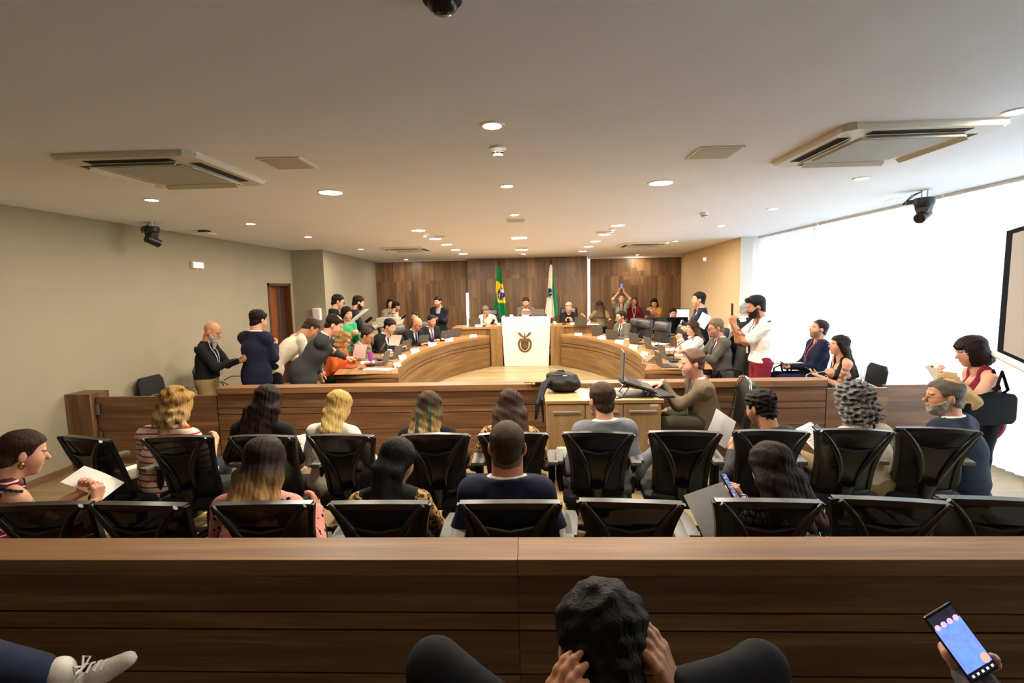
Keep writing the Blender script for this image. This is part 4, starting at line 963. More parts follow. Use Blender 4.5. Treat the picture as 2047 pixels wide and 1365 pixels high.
    # ---- hair and beard
    if hair[0] not in ('none', 'buzz'):
        hair = (hair[0], dict(hair[1], _dn=HR.T@(-u) if hair[0] == 'long' else _v((0, 0, -1)), _bk=HR.T@(-fw)*(hair[0] == 'long'))); hf = hairf(hair[0], hair[1]); Lh = max(.12, hair[1].get('L', 0)+.03) if hair[0] not in ('short', 'thin', 'fringe') else .12
        w_ = max(.11, hair[1].get('w', 0)+.05+abs(hair[1].get('sweep', 0)))
        cn = [H+HR@_v(c_)*hk for c_ in ((-w_, -.17, -Lh), (w_, -.17, -Lh), (-w_, .12, .145), (w_, .12, .145), (-w_, -.17, .145), (w_, .12, -Lh), (-w_, .12, -Lh), (w_, -.17, .145))]
        if hair[0] in ('long', 'pony', 'bob') and Lh > .14: e_ = H-u*Lh-fw*.08; cn += [e_-w_-.02, e_+w_+.02]
        lo, hi = np.min(cn, 0), np.max(cn, 0)
        def ht(X):
            Y = toH(X); t = np.clip((-Y[:, 2]+hair[1].get('g0', .02))/max(.05, hair[1].get('g1', .25)), 0, 1)[:, None]; c = hcr*(1-t)+hct*t; cu = hair[1].get('curl')
            k = .5+.5*np.sin(150*Y[:, 0]+35*np.sin(9*Y[:, 1])+20*np.sin(14*Y[:, 2]*.3)+3*np.sin(60*Y[:, 0])); k = np.clip(.5+wobn(Y, cu*1.4, .35), 0, 1) if cu else k; c = c*(1+hair[1].get('hl', .35)*(k-.4))[:, None]
            if 'streak' in hair[1]: m = ((np.sin(70*Y[:, 0]+2*Y[:, 2]) > .55) & (Y[:, 2] < .05))[:, None]; c = np.where(m, _v(srgb(hair[1]['streak'])), c)
            return c
        skin_mesh('hair', [nets(lambda X: hf(toH(X))*hk, lo, hi, vh*(1.0 if hair[0] in ('short', 'thin', 'fringe') else 1.15))], M_hair, root, ht)
    if beard and beard[0] in ('full', 'long', 'goat') or hair[1].get('buzzcap'):
        ex = .09 if beard and beard[0] == 'long' else 0
        def fb(X):
            Y = toH(X); f_ = blend(HEADP, Y, .035)-.005
            if ex: f_ = smin(f_, ev(cone((0, .07, -.09), (0, .085, -.09-ex), .036, .014), Y), .02)
            m = np.maximum.reduce([Y[:, 2]+.015+.5*np.clip(Y[:, 1]-.02, 0, .05), -(Y[:, 1]-.01), ]); m = np.maximum(m, -ev(ell((0, .10, -.045), (.03, .03, .022)), Y))
            if beard[0] == 'goat': m = np.maximum(m, np.abs(Y[:, 0])-.032)
            must = ev(cone((-.022, .092, -.042), (.022, .092, -.042), .0075), Y)
            return np.minimum(np.maximum(f_, m), must)*hk+wob(Y, 150, .001)
        bb = _v(srgb(beard[1])); cn = H+HR@_v((0, .04, -.09))*hk; skin_mesh('beard', [nets(fb, cn-.13*hk-ex*.3, cn+.13*hk, vh)], M_beard, root, lambda X: bb*(1+.25*np.sin(200*X[:, :1]+170*X[:, 2:3])))
    # ---- clothing
    toT = lambda X: ((X-N)@xr, (X-N)@fw, (X-N)@u)
    def hole(f_, X, r0=.062, up=.02):   # neck opening
        return np.maximum(f_, -ev(cone(N+u*up, N+u*.2+_v((0, .04, 0)), r0*s, r0*1.1*s), X))
    legm = legs or cloth('dark trousers', '#17171c')
    if top == 'jacket':
        tm = tm or cloth('black suit', '#1b1a1c'); ps = [cone(P+u*.02, N-u*.2*s, .142*s*bs+.012, .148*s+.014, _v(fw), .78)]+torso(.018, .07 if pose != 'sit' else .02, .006)+arms(.013, sleeve)+[cone(N-u*.01-fw*.01, N+u*.036-fw*.012, .058*s*nw+.013, .055*s*nw+.012)]
        vw = .062
        def fj(X):
            f_ = blend(ps, X, .045); x, yf, z = toT(X); w = vw*s*np.clip((z+.30*s)/(.30*s), 0, 1)+.002; V = np.maximum(np.abs(x)-w, np.maximum(np.maximum(-yf, yf-.19*s*(1+.3*belly)), z-.15)); f_ = np.maximum(f_, -V); f_ = np.maximum(hole(f_, X, .055*nw+.003, .0), np.where(np.hypot(x, yf) < .14, z-.056*s, -1)); return (np.maximum(f_, P[2]-.17*s-X[:, 2]) if pose != 'sit' else f_)+wobn(X, 26, .0026)
        lo, hi = bbox(ps, .012); skin_mesh('jacket', [nets(fj, lo, hi, vc)], tm, root)
        um = under or cloth('white shirt', '#e6e2da', .8); up = torso(.007)+[cone(N-u*.02-fw*.008, N+u*.060-fw*.010, .056*s*nw+.006, .053*s*nw+.006)]+[cone(A[1]+(A[0]-A[1])*.12, A[1]-(A[0]-A[1])*.02, .031*s, .031*s) for A in (AL, AR)]
        fs_ = lambda X: np.maximum(np.maximum(blend(up, X, .03), -ev(cone(N+u*.03+fw*.012, N+u*.16+fw*.03, .054*s*nw, .056*s*nw), X)), np.where(np.linalg.norm(X-N, axis=1) < .17, (X-N)@u-.066*s, -1))
        lo, hi = bbox(up[3:], .012); vs_ = max(vc*.8, .009); skin_mesh('shirt', [nets(fs_, lo, hi, vs_)], um, root)
        if tie is not None:
            def ft_(X):
                x, yf, z = toT(X); w = np.interp(z, [-.38*s, -.1*s, .02*s, .035*s], [tieW, tieW*.8, .014, .02]); return np.maximum(np.maximum(fs_(X)-.007, np.abs(x)-w), np.maximum(-yf+.03, np.maximum(z-.04*s, -.4*s-z)))
            lo, hi = N-u*.2*s+fw*.1-_v((.12, .16, .25)), N-u*.2*s+fw*.1+_v((.12, .16, .25)); skin_mesh('tie', [nets(ft_, lo, hi, max(.0065, vc*.5))], tie, root)
    else:
        cov = {'tee': .33, 'shirt': sleeve, 'tank': 0, 'vest': 0, 'blouse': sleeve}[top] if top != 'tee' else sleeve if sleeve < 1 else .33
        tm = tm or cloth('white tee', '#e9e5de'); ps = torso(.008, .03 if pose != 'sit' else 0)+arms(.009 if top != 'blouse' else .014, cov, 1.05)
        if collar: ps += [cone(N-u*.01, N+u*(.03+collar)-fw*.0, .064*s, .060*s)]
        def ftp(X):
            f_ = blend(ps, X, .03); x, yf, z = toT(X)
            if top == 'tank':
                f_ = np.maximum(f_, z-(-.03*s+.06*s*0)-np.where(np.abs(np.abs(x)-.085*s) < .035*s, .12*s, np.where(yf > 0, -.075*s, -.04*s) if not vest else 0))
                f_ = np.maximum(f_, np.abs(x)-.155*s)
            if top == 'vest': f_ = np.maximum(f_, np.abs(x)-.165*s); f_ = np.maximum(f_, -np.maximum(np.abs(x)-.07*s*np.clip((z+.28*s)/(.28*s), 0, 1), np.maximum(np.maximum(-yf, yf-.19), z-.15)))
            if collar: f_ = np.maximum(np.maximum(f_, np.where(np.hypot(x, yf) < .14, z-(.04+collar)*s, -1)), -ev(cone(N+u*.02, N+u*.16, .056*s, .058*s), X))
            else: f_ = hole(f_, X, .066*nw, .03)
            if pose != 'sit' and lean < 20 and not (skirt or top == 'tank'): f_ = np.maximum(f_, P[2]+(.05 if top in ('shirt', 'vest') else .02)*s-X[:, 2])
            return f_+wobn(X, 26, .0026)
        lo, hi = bbox(ps, .012); skin_mesh({'tee': 't_shirt', 'shirt': 'shirt', 'tank': 'dress' if skirt else 'top', 'vest': 'waistcoat', 'blouse': 'blouse'}[top], [nets(ftp, lo, hi, vc)], tm, root)
        if top == 'vest' or under:
            up = torso(.003)+arms(.009, 1.0)+[cone(N-u*.02, N+u*.045, .063*s, .06*s)]; lo, hi = bbox(up[3:], .012)
            skin_mesh('undershirt', [nets(lambda X: np.maximum(blend(up, X, .03), -ev(cone(N+u*.03+fw*.02, N+u*.16+fw*.04, .053*s, .056*s), X)), lo, hi, vc)], under or cloth('white shirt', '#e6e2da', .8), root)
    if lany is not None:
        lp = torso(.030 if top == 'jacket' else .02)
        def fl_(X):
            x, yf, z = toT(X); f_ = blend(lp, X, .03); xc = .055*s*np.clip((z+.30*s)/(.30*s), 0, 1); band = np.where(yf > 0, np.abs(np.abs(x)-xc)-max(.007, vc*.42), np.abs(z-.02*s)-max(.008, vc*.42)); return np.maximum(np.maximum(np.abs(f_)-max(.004, vc*.34), band), np.maximum(-.31*s-z, z-.07*s))
        lo, hi = bbox(lp[3:], .01); skin_mesh('lanyard', [nets(fl_, lo, hi, max(.006, vc*.5))], lany, root)
        bc = N-u*.33*s+fw*(.112*s+.045+.06*belly); q_ = MB(); Mx = Matrix([[*(xr[i] for i in [0]), fw[0], u[0], bc[0]], [xr[1], fw[1], u[1], bc[1]], [xr[2], fw[2], u[2], bc[2]], [0, 0, 0, 1]]); q_.box((-.027, -.002, -.04), (.027, .002, .04), M=Mx); q_.build('name_badge', M_plast, root)
    if skirt: lp = legp(.016, .0)+[cone((kn[0]+kn[1])/2+_v((-.1, -.05, 0)), (kn[0]+kn[1])/2+_v((.1, -.05, 0)), .07)]
    else: lp = legp(.013, cuff)
    lo, hi = bbox(lp, .01); skin_mesh('skirt' if skirt else 'trousers', [nets(lambda X: blend(lp, X, .03)+wob(X, 20, .003), lo, hi, vc*1.15)], legm, root)
    sm = shoes or mat('black shoe leather', '#131212', .35)
    for t in ft:
        q_ = [cone(t+_v((0, -.03, -.025)), t+_v((0, .09, -.035)), .042, .034), cone(t+_v((0, .09, -.035+.09*fp)), t+_v((0, .17, -.04+.18*fp)), .036, .026), cone(t+_v((0, -.02, -.02)), t+_v((0, -.02, .03)), .042, .045)]; lo, hi = bbox(q_, .01)
        skin_mesh('shoe', [nets(lambda X, q_=q_, t=t: np.maximum(blend(q_, X, .02), t[2]-.068+fp*(X[:, 1]-t[1])-X[:, 2]), lo, hi, max(.012, vc))], sm, root)
    if glasses:
        g_ = MB(); c = lambda x, y_, z: Vector(H+HR@_v((x, y_, z))*hk)
        for q_ in (-1, 1):
            g_.tube([c(q_*.032+.021*math.cos(t), .112-.004*abs(math.cos(t)), .0+.016*math.sin(t)) for t in np.linspace(0, 2*math.pi, 15)], .0016*max(1, D/4), 6); g_.tube([c(q_*.053, .108, .005), c(q_*.077, .05, .008), c(q_*.078, -.01, .004)], .0016*max(1, D/4), 6)
        g_.tube([c(-.012, .113, .004), c(0, .116, .007), c(.012, .113, .004)], .0016*max(1, D/4), 6)
        g_.build('glasses', glasses if glasses is not True else MATS.get('black plastic'), root, True)
    Rm = Matrix.Translation((rx, ry, zoff)) @ Matrix.Rotation(R(face), 4, 'Z')
    info = dict(root=root, M=Rm, H=H, N=N, HR=HR, P=P, u=u, fw=fw, xr=xr, kn=kn, s=s, L=hands['L'], R=hands['R'], SL=SL, SR=SR, AL=AL, AR=AR)
    PEOPLE.append(info); return info
def frame_m(o, x, y_):
    """matrix with origin o, local x along x, y along y_"""
    x = Vector(x).normalized(); y_ = Vector(y_); y_ = (y_-x*y_.dot(x)).normalized(); z = x.cross(y_)
    M_ = Matrix.Identity(4); M_.col[0][:3] = x; M_.col[1][:3] = y_; M_.col[2][:3] = z; M_.translation = Vector(o); return M_
M_phone = mat('phone body', '#15161a', .25, var=.02); M_paper = mat('paper', '#efece6', .7, var=.01); M_ink = mat('grey print', '#77777a', .8)
def place_m(T, m): T.matrix_world = m; return T
def phone(label, m, screen=None, w=.072, l=.150, group='phones held in hands', body=None, case=None):
    """local y along the length, screen on +z"""
    T = thing('smartphone', label, 'phone', (0, 0, 0), 0, group); place_m(T, m)
    b = MB(); b.box((-w/2, -l/2, -.008), (w/2, l/2, 0)); b.build('phone_case', body or M_phone, T, bevel=.003); b = MB(); b.box((-w/2+.003, -l/2+.005, 0), (w/2-.003, l/2-.005, .0008)); b.build('screen', screen or mat('dark screen', '#0b0c10', .1), T)
    b = MB(); b.cyl((-w/2+.015, l/2-.02, -.0095), (-w/2+.015, l/2-.02, -.008), .007, n=12); b.build('camera_lens', M_slot, T); return T
def sheet(label, m, w=.21, l=.297, lines=True, bend=.01, name='paper_sheet', cat='paper', group='papers', m_=None):
    T = thing(name, label, cat, (0, 0, 0), 0, group); place_m(T, m); b = MB(); n = 8; V = []
    for i in range(n+1):
        y_ = -l/2+l*i/n; z = bend*math.sin(math.pi*i/n); V += [(-w/2, y_, z), (w/2, y_, z)]
    b.add(V+[(v[0], v[1], v[2]-.0012) for v in V], [(2*i, 2*i+1, 2*i+3, 2*i+2) for i in range(n)]+[(2*n+2+2*i+2, 2*n+2+2*i+3, 2*n+2+2*i+1, 2*n+2+2*i) for i in range(n)]); b.build('page', m_ or M_paper, T, True)
    if lines:
        b = MB()
        for i in range(2, n*2-1):
            y_ = l/2-l*i/(2*n); z = bend*math.sin(math.pi*(y_+l/2)/l)+.0012; x1 = w*.4 if i % 4 else w*.15; b.add([(-w*.4, y_-.0018, z), (x1, y_-.0018, z), (x1, y_+.0018, z), (-w*.4, y_+.0018, z)], [(0, 1, 2, 3)])
        b.build('printed_lines', M_ink, T)
    return T
# ------------------------------------------------------------------ far audience row
C_ = cloth; SEAT = .36
red_stripe = pattern('red striped knit', 'stripe', '#b02a2e', '#ddd2c0', 23, .24)
burg_stripe = pattern('burgundy striped jersey', 'stripe', '#d9cfc8', '#6d2036', 27, .18)
polka = pattern('pink polka dot', 'vor', '#1c1416', '#d58f86', 24, .27, .75)
leopard = pattern('leopard print', 'vor', '#2b1d12', '#b58f5f', 42, .50, 1, '#9a7142')
knitnet = pattern('black and white net print', 'net', '#1a1a1c', '#d9d4cb', 30, .11, .35)
denim = C_('dark denim', '#20283a'); blackc = C_('black cloth', '#131214'); black2 = C_('black dress cloth', '#19181a')
lap = lambda s: (dict(t=(-.13, .34, .62), n=(.2, 0, -1), pole=(-.8, -.3, -1)), dict(t=(.13, .34, .62), n=(-.2, 0, -1), pole=(.8, -.3, -1)))
def aud(label, head, y, face, **k):
    a, b = lap(1); k.setdefault('L', a); k.setdefault('Rr', b); k.setdefault('seat', SEAT); k.setdefault('lean', 14); k.setdefault('hp', (18, 0, 0)); k.setdefault('hunch', .5)
    return person(label, head, y, face, **k)
A1 = aud('person with blonde wavy hair in a white shirt with red stripes, seen from behind', (352, 812), 3.74, -6, s=1.02, sw=1.12, belly=.4, hair=('bob', dict(w=.11, L=.155, wf=70, wa=.006, th=.028, face=1, g1=.2, hl=.5)), hc=('#8f6c38', '#bfa076'), skin='l', top='tee', sleeve=.5, tm=red_stripe, legs=denim, Rr=dict(t=(.2, .3, .68), n=(-1, 0, 0)))
A2 = aud('person with very long dark hair and black tee leaning left beside the striped shirt', (535, 803), 3.72, 4, s=.97, side=4, hair=('long', dict(L=.42, w=.12, sweep=-.06, th=.018, tipy=-.02)), hc=('#1b100c', '#24140f'), top='tee', sleeve=.42, tm=blackc, legs=C_('cream trousers', '#cfc6b4'), Rr=dict(t=(.17, .34, .66), n=(-.6, .3, -.4)))
A3 = aud('person with straight blonde hair in a white blouse with glasses', (677, 812), 3.76, -8, s=.93, hair=('long', dict(L=.22, w=.06, sweep=.02, hl=.45, tipy=-.03)), hc=('#a98a4c', '#cdb06c'), skin='l', top='blouse', tm=C_('white blouse', '#e2dbcf'), glasses=True, legs=C_('cream trousers', '#cfc6b4'), hp=(20, -12, 0))
A4 = aud('person with long brown hair fading to blonde with a greenish streak, black top', (858, 815), 3.7, 2, s=.94, hair=('long', dict(L=.27, w=.095, sweep=-.03, streak='#3f4636', hl=.5, g0=-.02, g1=.18, tipy=-.03)), hc=('#3b2a1b', '#a88a58'), skin='l', top='tee', sleeve=.4, tm=blackc)
A5 = aud('person with long straight brown hair in a leopard print top, behind the shaved nape', (1020, 812), 3.7, 0, s=.96, hair=('long', dict(L=.27, w=.115, hl=.5, tipy=-.03)), hc=('#33221a', '#4a3426'), skin='l', top='blouse', tm=leopard)
A6 = aud('person in a light grey suit with short brown hair, hand on the chair arm', (1204, 800), 3.66, 12, s=1.02, hair=('short', dict(th=.012, wa=.0015)), hc=('#3d2b20',), skin='l', tm=C_('light grey suit', '#767a80'), under=C_('white shirt', '#e6e2da', .8), tie=C_('navy tie', '#1d2233'), glasses=True, beard=('stub', '#4a3426'), Rr=dict(tw=aty(1318, 893, 3.62), n=(-.3, 0, -1), d=(-.1, 1, .5), curl=.9, pole=(.8, -.5, -1)), L=dict(t=(-.24, .32, .58), n=(0, 0, -1)), lean=5, hp=(8, 8, 0))
A7 = aud('person with short curly dark hair in a charcoal polo, arms spread wide', (1522, 815), 3.74, 28, s=1.03, sw=1.12, hair=('short', dict(th=.019, wf=160, wa=.004, curl=150)), hc=('#1b1513',), skin='m', top='tee', sleeve=.9, tm=C_('charcoal polo', '#3e3c3f'), collar=.015, beard=('stub', '#2a1f1a'), lean=18)
A8 = aud('person with a head of grey curls in a cream jumper, phone in hand', (1708, 806), 3.68, 14, s=1.0, hair=('bob', dict(w=.118, L=.145, wf=150, wa=.009, th=.036, hl=.9, curl=150)), hc=('#5d5b5c', '#7c7876'), skin='l', top='blouse', tm=C_('cream jumper', '#bcae96'), legs=C_('khaki trousers', '#8b7650'), L=dict(tw=aty(1652, 893, 3.85), n=(.5, -.6, .6), d=(-.2, .3, 1), curl=.7), knees=((-.22, .42, .5), (.12, .44, .5)))
A9 = aud("balding person with glasses and white beard in a dark navy jacket, head turned", (1889, 792), 3.68, 30, s=1.06, sw=1.1, hair=('thin', dict(th=.008, cy=-.02, hl=.12)), hc=('#5a544c', '#6a645c'), skin='m', tm=C_('dark navy jacket', '#1c2434'), glasses=True, beard=('full', '#9b938a'), lean=8, hp=(4, 42, 0), belly=.4, Rr=dict(t=(.2, .3, .62), n=(0, 0, -1)))
# near audience row
B0 = aud('person with brown ponytail and pearl clip in a burgundy striped sleeveless top, leftmost', (45, 905), 2.62, -26, tattoo=('R', .35, .07), s=.98, hair=('pony', dict(L=.22, sweep=-.02, g1=.3)), hc=('#33211a', '#7d5f38'), skin='l', top='tank', sleeve=0, tm=burg_stripe, lean=20, hp=(16, -14, 0), L=dict(tw=aty(163, 985, 2.9), n=(.6, -.4, .3), d=(.3, .3, .8), curl=.8), Rr=dict(tw=aty(192, 1000, 2.85), n=(-.6, -.3, -.3), d=(-.1, .3, 1), curl=.9, pole=(.4, -.3, -1)), lany=C_('navy lanyard', '#20243a'), legs=burg_stripe)
h_ = lambda P_, x, y_, z: Vector(P_['H']+P_['HR']@_v((x, y_, z))*1.07*P_['s'])
b = MB()
for i in range(3):
    for k in range(3): b.sph(h_(B0, -.02+.02*i, -.125-.004*k, .0+.016*(k-1)), .009, 6)
b.build('pearl_hair_clip', mat('pearl', '#e6e2d4', .25), B0['root'], True)
b = MB(); b.sph(h_(B0, .087, .0, -.045), .012, 8); b.tube([h_(B0, .09, .012*math.cos(t), -.052+.014*math.sin(t)) for t in np.linspace(0, 6.2, 12)], .004, 6); b.build('gold_earring', mat('gold', '#c9a04a', .25, 1), B0['root'], True)
B1 = aud('person with dark hair fading to blonde in a pink blouse with black dots', (527, 925), 2.55, 2, s=1.0, sw=1.05, hair=('long', dict(L=.26, w=.105, g0=-.03, g1=.13, hl=.45, wf=40, wa=.0035, th=.022)), hc=('#1f1410', '#a37d4d'), skin='m', top='blouse', tm=polka, belly=.3, Rr=dict(t=(.22, .26, .66), n=(-1, 0, 0)))
B2 = aud('person with sleek straight black hair in a black vest over leopard sleeves', (793, 920), 2.62, 4, s=.96, hair=('long', dict(L=.36, w=.055, th=.009, st=.0005, wa=.001, hl=.1, sweep=-.01, tip=.03, face=1, fwd=0)), hc=('#0d0b0c', '#121011'), skin='l', top='vest', tm=C_('black vest', '#1c1a1a'), under=leopard, hp=(24, -34, 0), collar=.03)
B3 = aud('person in a navy suit jacket with a shaved nape and protruding ears', (1014, 893), 2.56, 0, s=1.04, sw=1.0, nw=1.45, headk=1.1, hair=('short', dict(th=.007, line='m', wa=.0006)), hc=('#3a2a20',), skin='#c07a5a', tm=C_('navy suit', '#1b1d33'), lean=7, hp=(6, 0, 0), L=dict(t=(-.25, .22, .64)), Rr=dict(t=(.25, .22, .64)))
B4 = aud("person with long reddish brown hair and net print top holding up a phone", (1543, 935), 2.58, 16, s=.97, hair=('long', dict(L=.30, w=.13, sweep=.03, g0=-.08, g1=.25, hl=.35, th=.02)), hc=('#1e1412', '#4a2a20'), skin='l', top='blouse', tm=knitnet, L=dict(tw=aty(1452, 1003, 2.72), n=(.6, -.7, .1), d=(.15, .25, 1), curl=.9), Rr=dict(tw=aty(1480, 1000, 2.72), n=(-.6, -.5, .3), d=(-.5, .3, .8), curl=.8))
# beyond the near counter, on the camera's side
C1 = person('person at the very bottom with bowed dark hair, hands clasped to the head', (1208, 1305), 1.0, 4, seat=.46, lean=26, hp=(42, 0, 0), s=1.04, hair=('short', dict(th=.02, wa=.0022, wf=130, hl=.5)), hc=('#110e0f',), skin='m', top='shirt', sleeve=1, tm=C_('black shirt', '#121319'), legs=denim, hunch=.6, q=1.0, L=dict(t=(-.13, .20, 1.02), n=(.8, .4, .4), d=(.3, .2, 1), curl=.3, pole=(-1, .1, -.5)), Rr=dict(t=(.13, .27, 1.04), n=(-.8, .4, .4), d=(-.35, .1, 1), curl=.3, pole=(1, .1, -.5)), knees=((-.10, .36, .46), (.20, .38, .33)), feet=((-.14, .30, .07), (.2, .34, .07)))
# ------------------------------------------------------------------ people beyond the far counter
suit_k = C_('black suit', '#19181a'); suit_n = C_('navy suit', '#1b1d33'); suit_g = C_('dark grey suit', '#35363a'); suit_b = C_('beige suit', '#7d7260'); suit_c = C_('brown grey suit', '#5b5148')
wsh = C_('white shirt', '#e6e2da', .8); bsh = C_('pale blue shirt', '#a9b4cf', .8); lsh = C_('grey shirt', '#8b8d96', .8); psh = C_('pink shirt', '#c99ab5', .8)
t_dk = C_('dark tie', '#191b26'); t_pu = C_('purple tie', '#6d4a68'); t_bl = C_('blue tie', '#4d5680'); t_gr = C_('grey tie', '#6b6f80')
hold = lambda x=0, y=.36, z=1.15, sp=.06, up=.3: dict(L=dict(t=(x-sp, y, z), n=(.5, -.2, up), curl=.7), Rr=dict(t=(x+sp, y, z), n=(-.5, -.2, up), curl=.7))
desk_h = lambda z=.80, y=.42, sp=.15: dict(L=dict(t=(-sp, y, z), n=(.2, 0, -1), curl=.3), Rr=dict(t=(sp, y, z), n=(-.2, 0, -1), curl=.3))
# standing on the door side
E1 = person("person with shaved head and long white beard reading by the left wall", (424, 663), 6.0, -82, 'stand', lean=4, hp=(24, 0, 0), s=.96, belly=.35, hair=('none', {}), hc=('#4a3a30',), skin='m', top='shirt', sleeve=1, tm=C_('black shirt', '#101217'), legs=C_('khaki trousers', '#8b7650'), beard=('long', '#b9b5ad'), collar=.02, lany=C_('white lanyard', '#cfcfcf'), **hold(0, .40, 1.06))
E2 = person('person in a navy suit standing with back turned beside the door', (516, 640), 6.25, -14, 'stand', lean=3, hp=(14, -8, 0), s=1.0, hair=('short', dict(th=.02)), hc=('#17110f',), skin='l', tm=suit_n, **hold(0, .3, 1.2))
E3 = person('person in a white shirt bent forward between the navy and the grey suit', (621, 655), 6.9, -48, 'stand', T0=.54, lean=46, hp=(48, 0, 0), s=1.0, hair=('short', dict(th=.016)), hc=('#35261e',), skin='m', top='shirt', sleeve=1, tm=C_('cream shirt', '#d8cdb8'), legs=C_('black trousers', '#141417'), L=dict(t=(-.2, .55, .80)), Rr=dict(t=(.15, .6, .80)))
E4 = person('person in a dark grey suit leaning over the left desk with an outstretched arm', (668, 649), 6.12, -76, 'stand', T0=.55, lean=30, hp=(30, 0, 0), s=1.0, hair=('thin', dict(th=.014, cy=.05)), hc=('#21170f',), skin='l', tm=suit_g, L=dict(t=(-.22, .15, .85)), Rr=dict(tw=aty(722, 734, 6.75), n=(0, 0, -1), d=(0, 1, -.25), curl=.15, pole=(.3, .2, -1)))
E5 = person('person in a black suit with glasses standing at the wall, topmost head on the left', (675, 603), 8.9, -65, 'stand', lean=3, hp=(18, 0, 0), s=1.0, hair=('short', dict(th=.013)), hc=('#1d1512',), skin='l', tm=suit_k, under=C_('slate shirt', '#5d6072'), tie=t_dk, glasses=True, **hold(0, .3, 1.25))
E6 = person('person with dark hair in a green dress and black cardigan reading two sheets', (693, 627), 8.5, -128, 'stand', lean=2, hp=(12, 12, 0), s=.92, sw=.95, bust=1.15, hair=('long', dict(L=.2, w=.07)), hc=('#17100e',), skin='l', top='blouse', tm=C_('green dress', '#2f9a63'), legs=C_('green dress', '#2f9a63'), skirt=True, glasses=None, **hold(.02, .30, 1.17))
E7 = person("person with full beard in a dark suit looking at a phone, left wall", (716, 605), 9.3, -62, 'stand', lean=3, hp=(22, 0, 0), s=1.0, hair=('short', dict(th=.015)), hc=('#231915',), skin='l', tm=C_('charcoal suit', '#26262a'), under=bsh, tie=t_bl, beard=('full', '#2c2019'), **hold(0, .34, 1.20))
E8 = person('person in a pale pink shirt with lanyard looking at a phone by the wood wall', (791, 613), 12.4, -55, 'stand', lean=8, hp=(24, 0, 0), s=.98, hair=('short', dict(th=.014)), hc=('#1b1410',), skin='m', top='shirt', sleeve=1, tm=C_('pale pink shirt', '#dcbfae'), collar=.02, lany=t_dk, beard=('stub', '#33241b'), **hold(0, .3, 1.18))
E8b = person('person mostly hidden behind the pale pink shirt, only dark hair showing', (780, 607), 13.1, -150, 'stand', s=.94, hair=('long', dict(L=.1, w=.06)), hc=('#1b1410',), skin='l', top='shirt', sleeve=1, tm=C_('pale pink shirt', '#dcbfae'), detail=False)
E9 = person('person with beard in a black suit holding a blue folder at the wood wall', (875, 603), 12.4, 168, 'stand', lean=3, hp=(12, -12, 0), s=1.0, hair=('short', dict(th=.014)), hc=('#17110e',), skin='l', tm=suit_k, beard=('stub', '#2a1d16'), under=lsh, **hold(0, .28, 1.18))
# seated behind the left desk
F1 = person('person with blonde hair in orange, mostly hidden behind the leaning grey suit', (688, 679), 7.45, -96, lean=22, hp=(26, 0, 0), s=.93, hair=('bob', dict(w=.10, L=.13, wf=60, wa=.006)), hc=('#8b6a3c', '#c9a766'), skin='l', top='blouse', tm=C_('orange blouse', '#d2602c'), glasses=True, **desk_h(.86, .38))
F2 = person('person in a beige suit with glasses bent over a phone at the left desk', (734, 671), 8.1, -98, lean=26, hp=(24, 0, 0), s=1.0, sw=1.05, belly=.5, hair=('short', dict(th=.012, line='r')), hc=('#33251b',), skin='m', tm=suit_b, under=bsh, tie=t_bl, glasses=True, **desk_h(.80, .52, .07))
F3 = person('heavy person in a black suit reading white sheets at the left desk', (779, 652), 9.05, -112, lean=20, hp=(24, 6, 0), s=1.06, sw=1.1, belly=.7, hair=('short', dict(th=.014)), hc=('#17110f',), skin='l', tm=suit_k, under=wsh, tie=t_dk, **desk_h(.84, .46, .10))
F4 = person('bald person with glasses in a black suit at the left desk', (834, 647), 10.1, -122, lean=18, hp=(26, 8, 0), s=1.02, sw=1.05, belly=.4, hair=('none', {}), hc=('#3a2b22',), skin='m', tm=suit_k, under=bsh, tie=t_dk, glasses=True, **desk_h(.80, .44, .1))
F5 = person('person in a black suit with purple tie at the far end of the left desk', (863, 641), 11.0, -138, lean=10, hp=(18, 8, 0), s=.99, hair=('short', dict(th=.013, line='r')), hc=('#1d1512',), skin='m', tm=suit_k, under=bsh, tie=t_pu, **desk_h(.80, .42, .1))
F6 = person('person half hidden behind the bald one, only brown hair and brow showing', (830, 632), 12.3, 150, seat=.47, s=.95, lean=12, hp=(10, 0, 0), hair=('short', {}), hc=('#3a2a20',), skin='l', top='shirt', sleeve=1, tm=blackc, detail=False)
# head table, raised on the platform
DSZ = .17
G1_ = person('person in a white shirt resting the forehead on one hand at the head table', (971, 621), 13.15, 176, lean=24, hp=(44, 0, 6), s=1.0, zoff=DSZ, hair=('short', dict(th=.012, line='r')), hc=('#6b5f52',), skin='l', top='shirt', sleeve=.55, tm=C_('white shirt', '#e6e2da', .8), collar=.02, L=dict(t=(-.22, .36, .82), n=(.3, 0, -1)), Rr=dict(t=(.05, .36, 1.0), n=(0, -.8, -.2), d=(-.1, -.3, 1), curl=.6))
G2_ = person('person with beard in a brown suit presiding behind the marble block, reading papers', (1051, 604), 13.15, 180, lean=6, hp=(20, 0, 0), s=.98, zoff=DSZ, seat=.52, hair=('short', dict(th=.016)), hc=('#2a1c14',), skin='l', tm=suit_c, under=bsh, beard=('stub', '#3a281c'), L=dict(t=(-.10, .36, 1.08), n=(.5, -.3, .3)), Rr=dict(t=(.10, .36, 1.08), n=(-.5, -.3, .3)))
G3_ = person("grey haired person in a black shirt at the right of the head table", (1137, 614), 13.1, 176, lean=12, hp=(18, 0, 0), s=1.0, zoff=DSZ, hair=('short', dict(th=.014)), hc=('#8b8378',), skin='l', top='shirt', sleeve=1, tm=C_('black shirt', '#101217'), collar=.02, L=dict(t=(-.08, .38, .86), n=(.5, -.3, .3)), Rr=dict(t=(.08, .38, .86), n=(-.5, -.3, .3)))
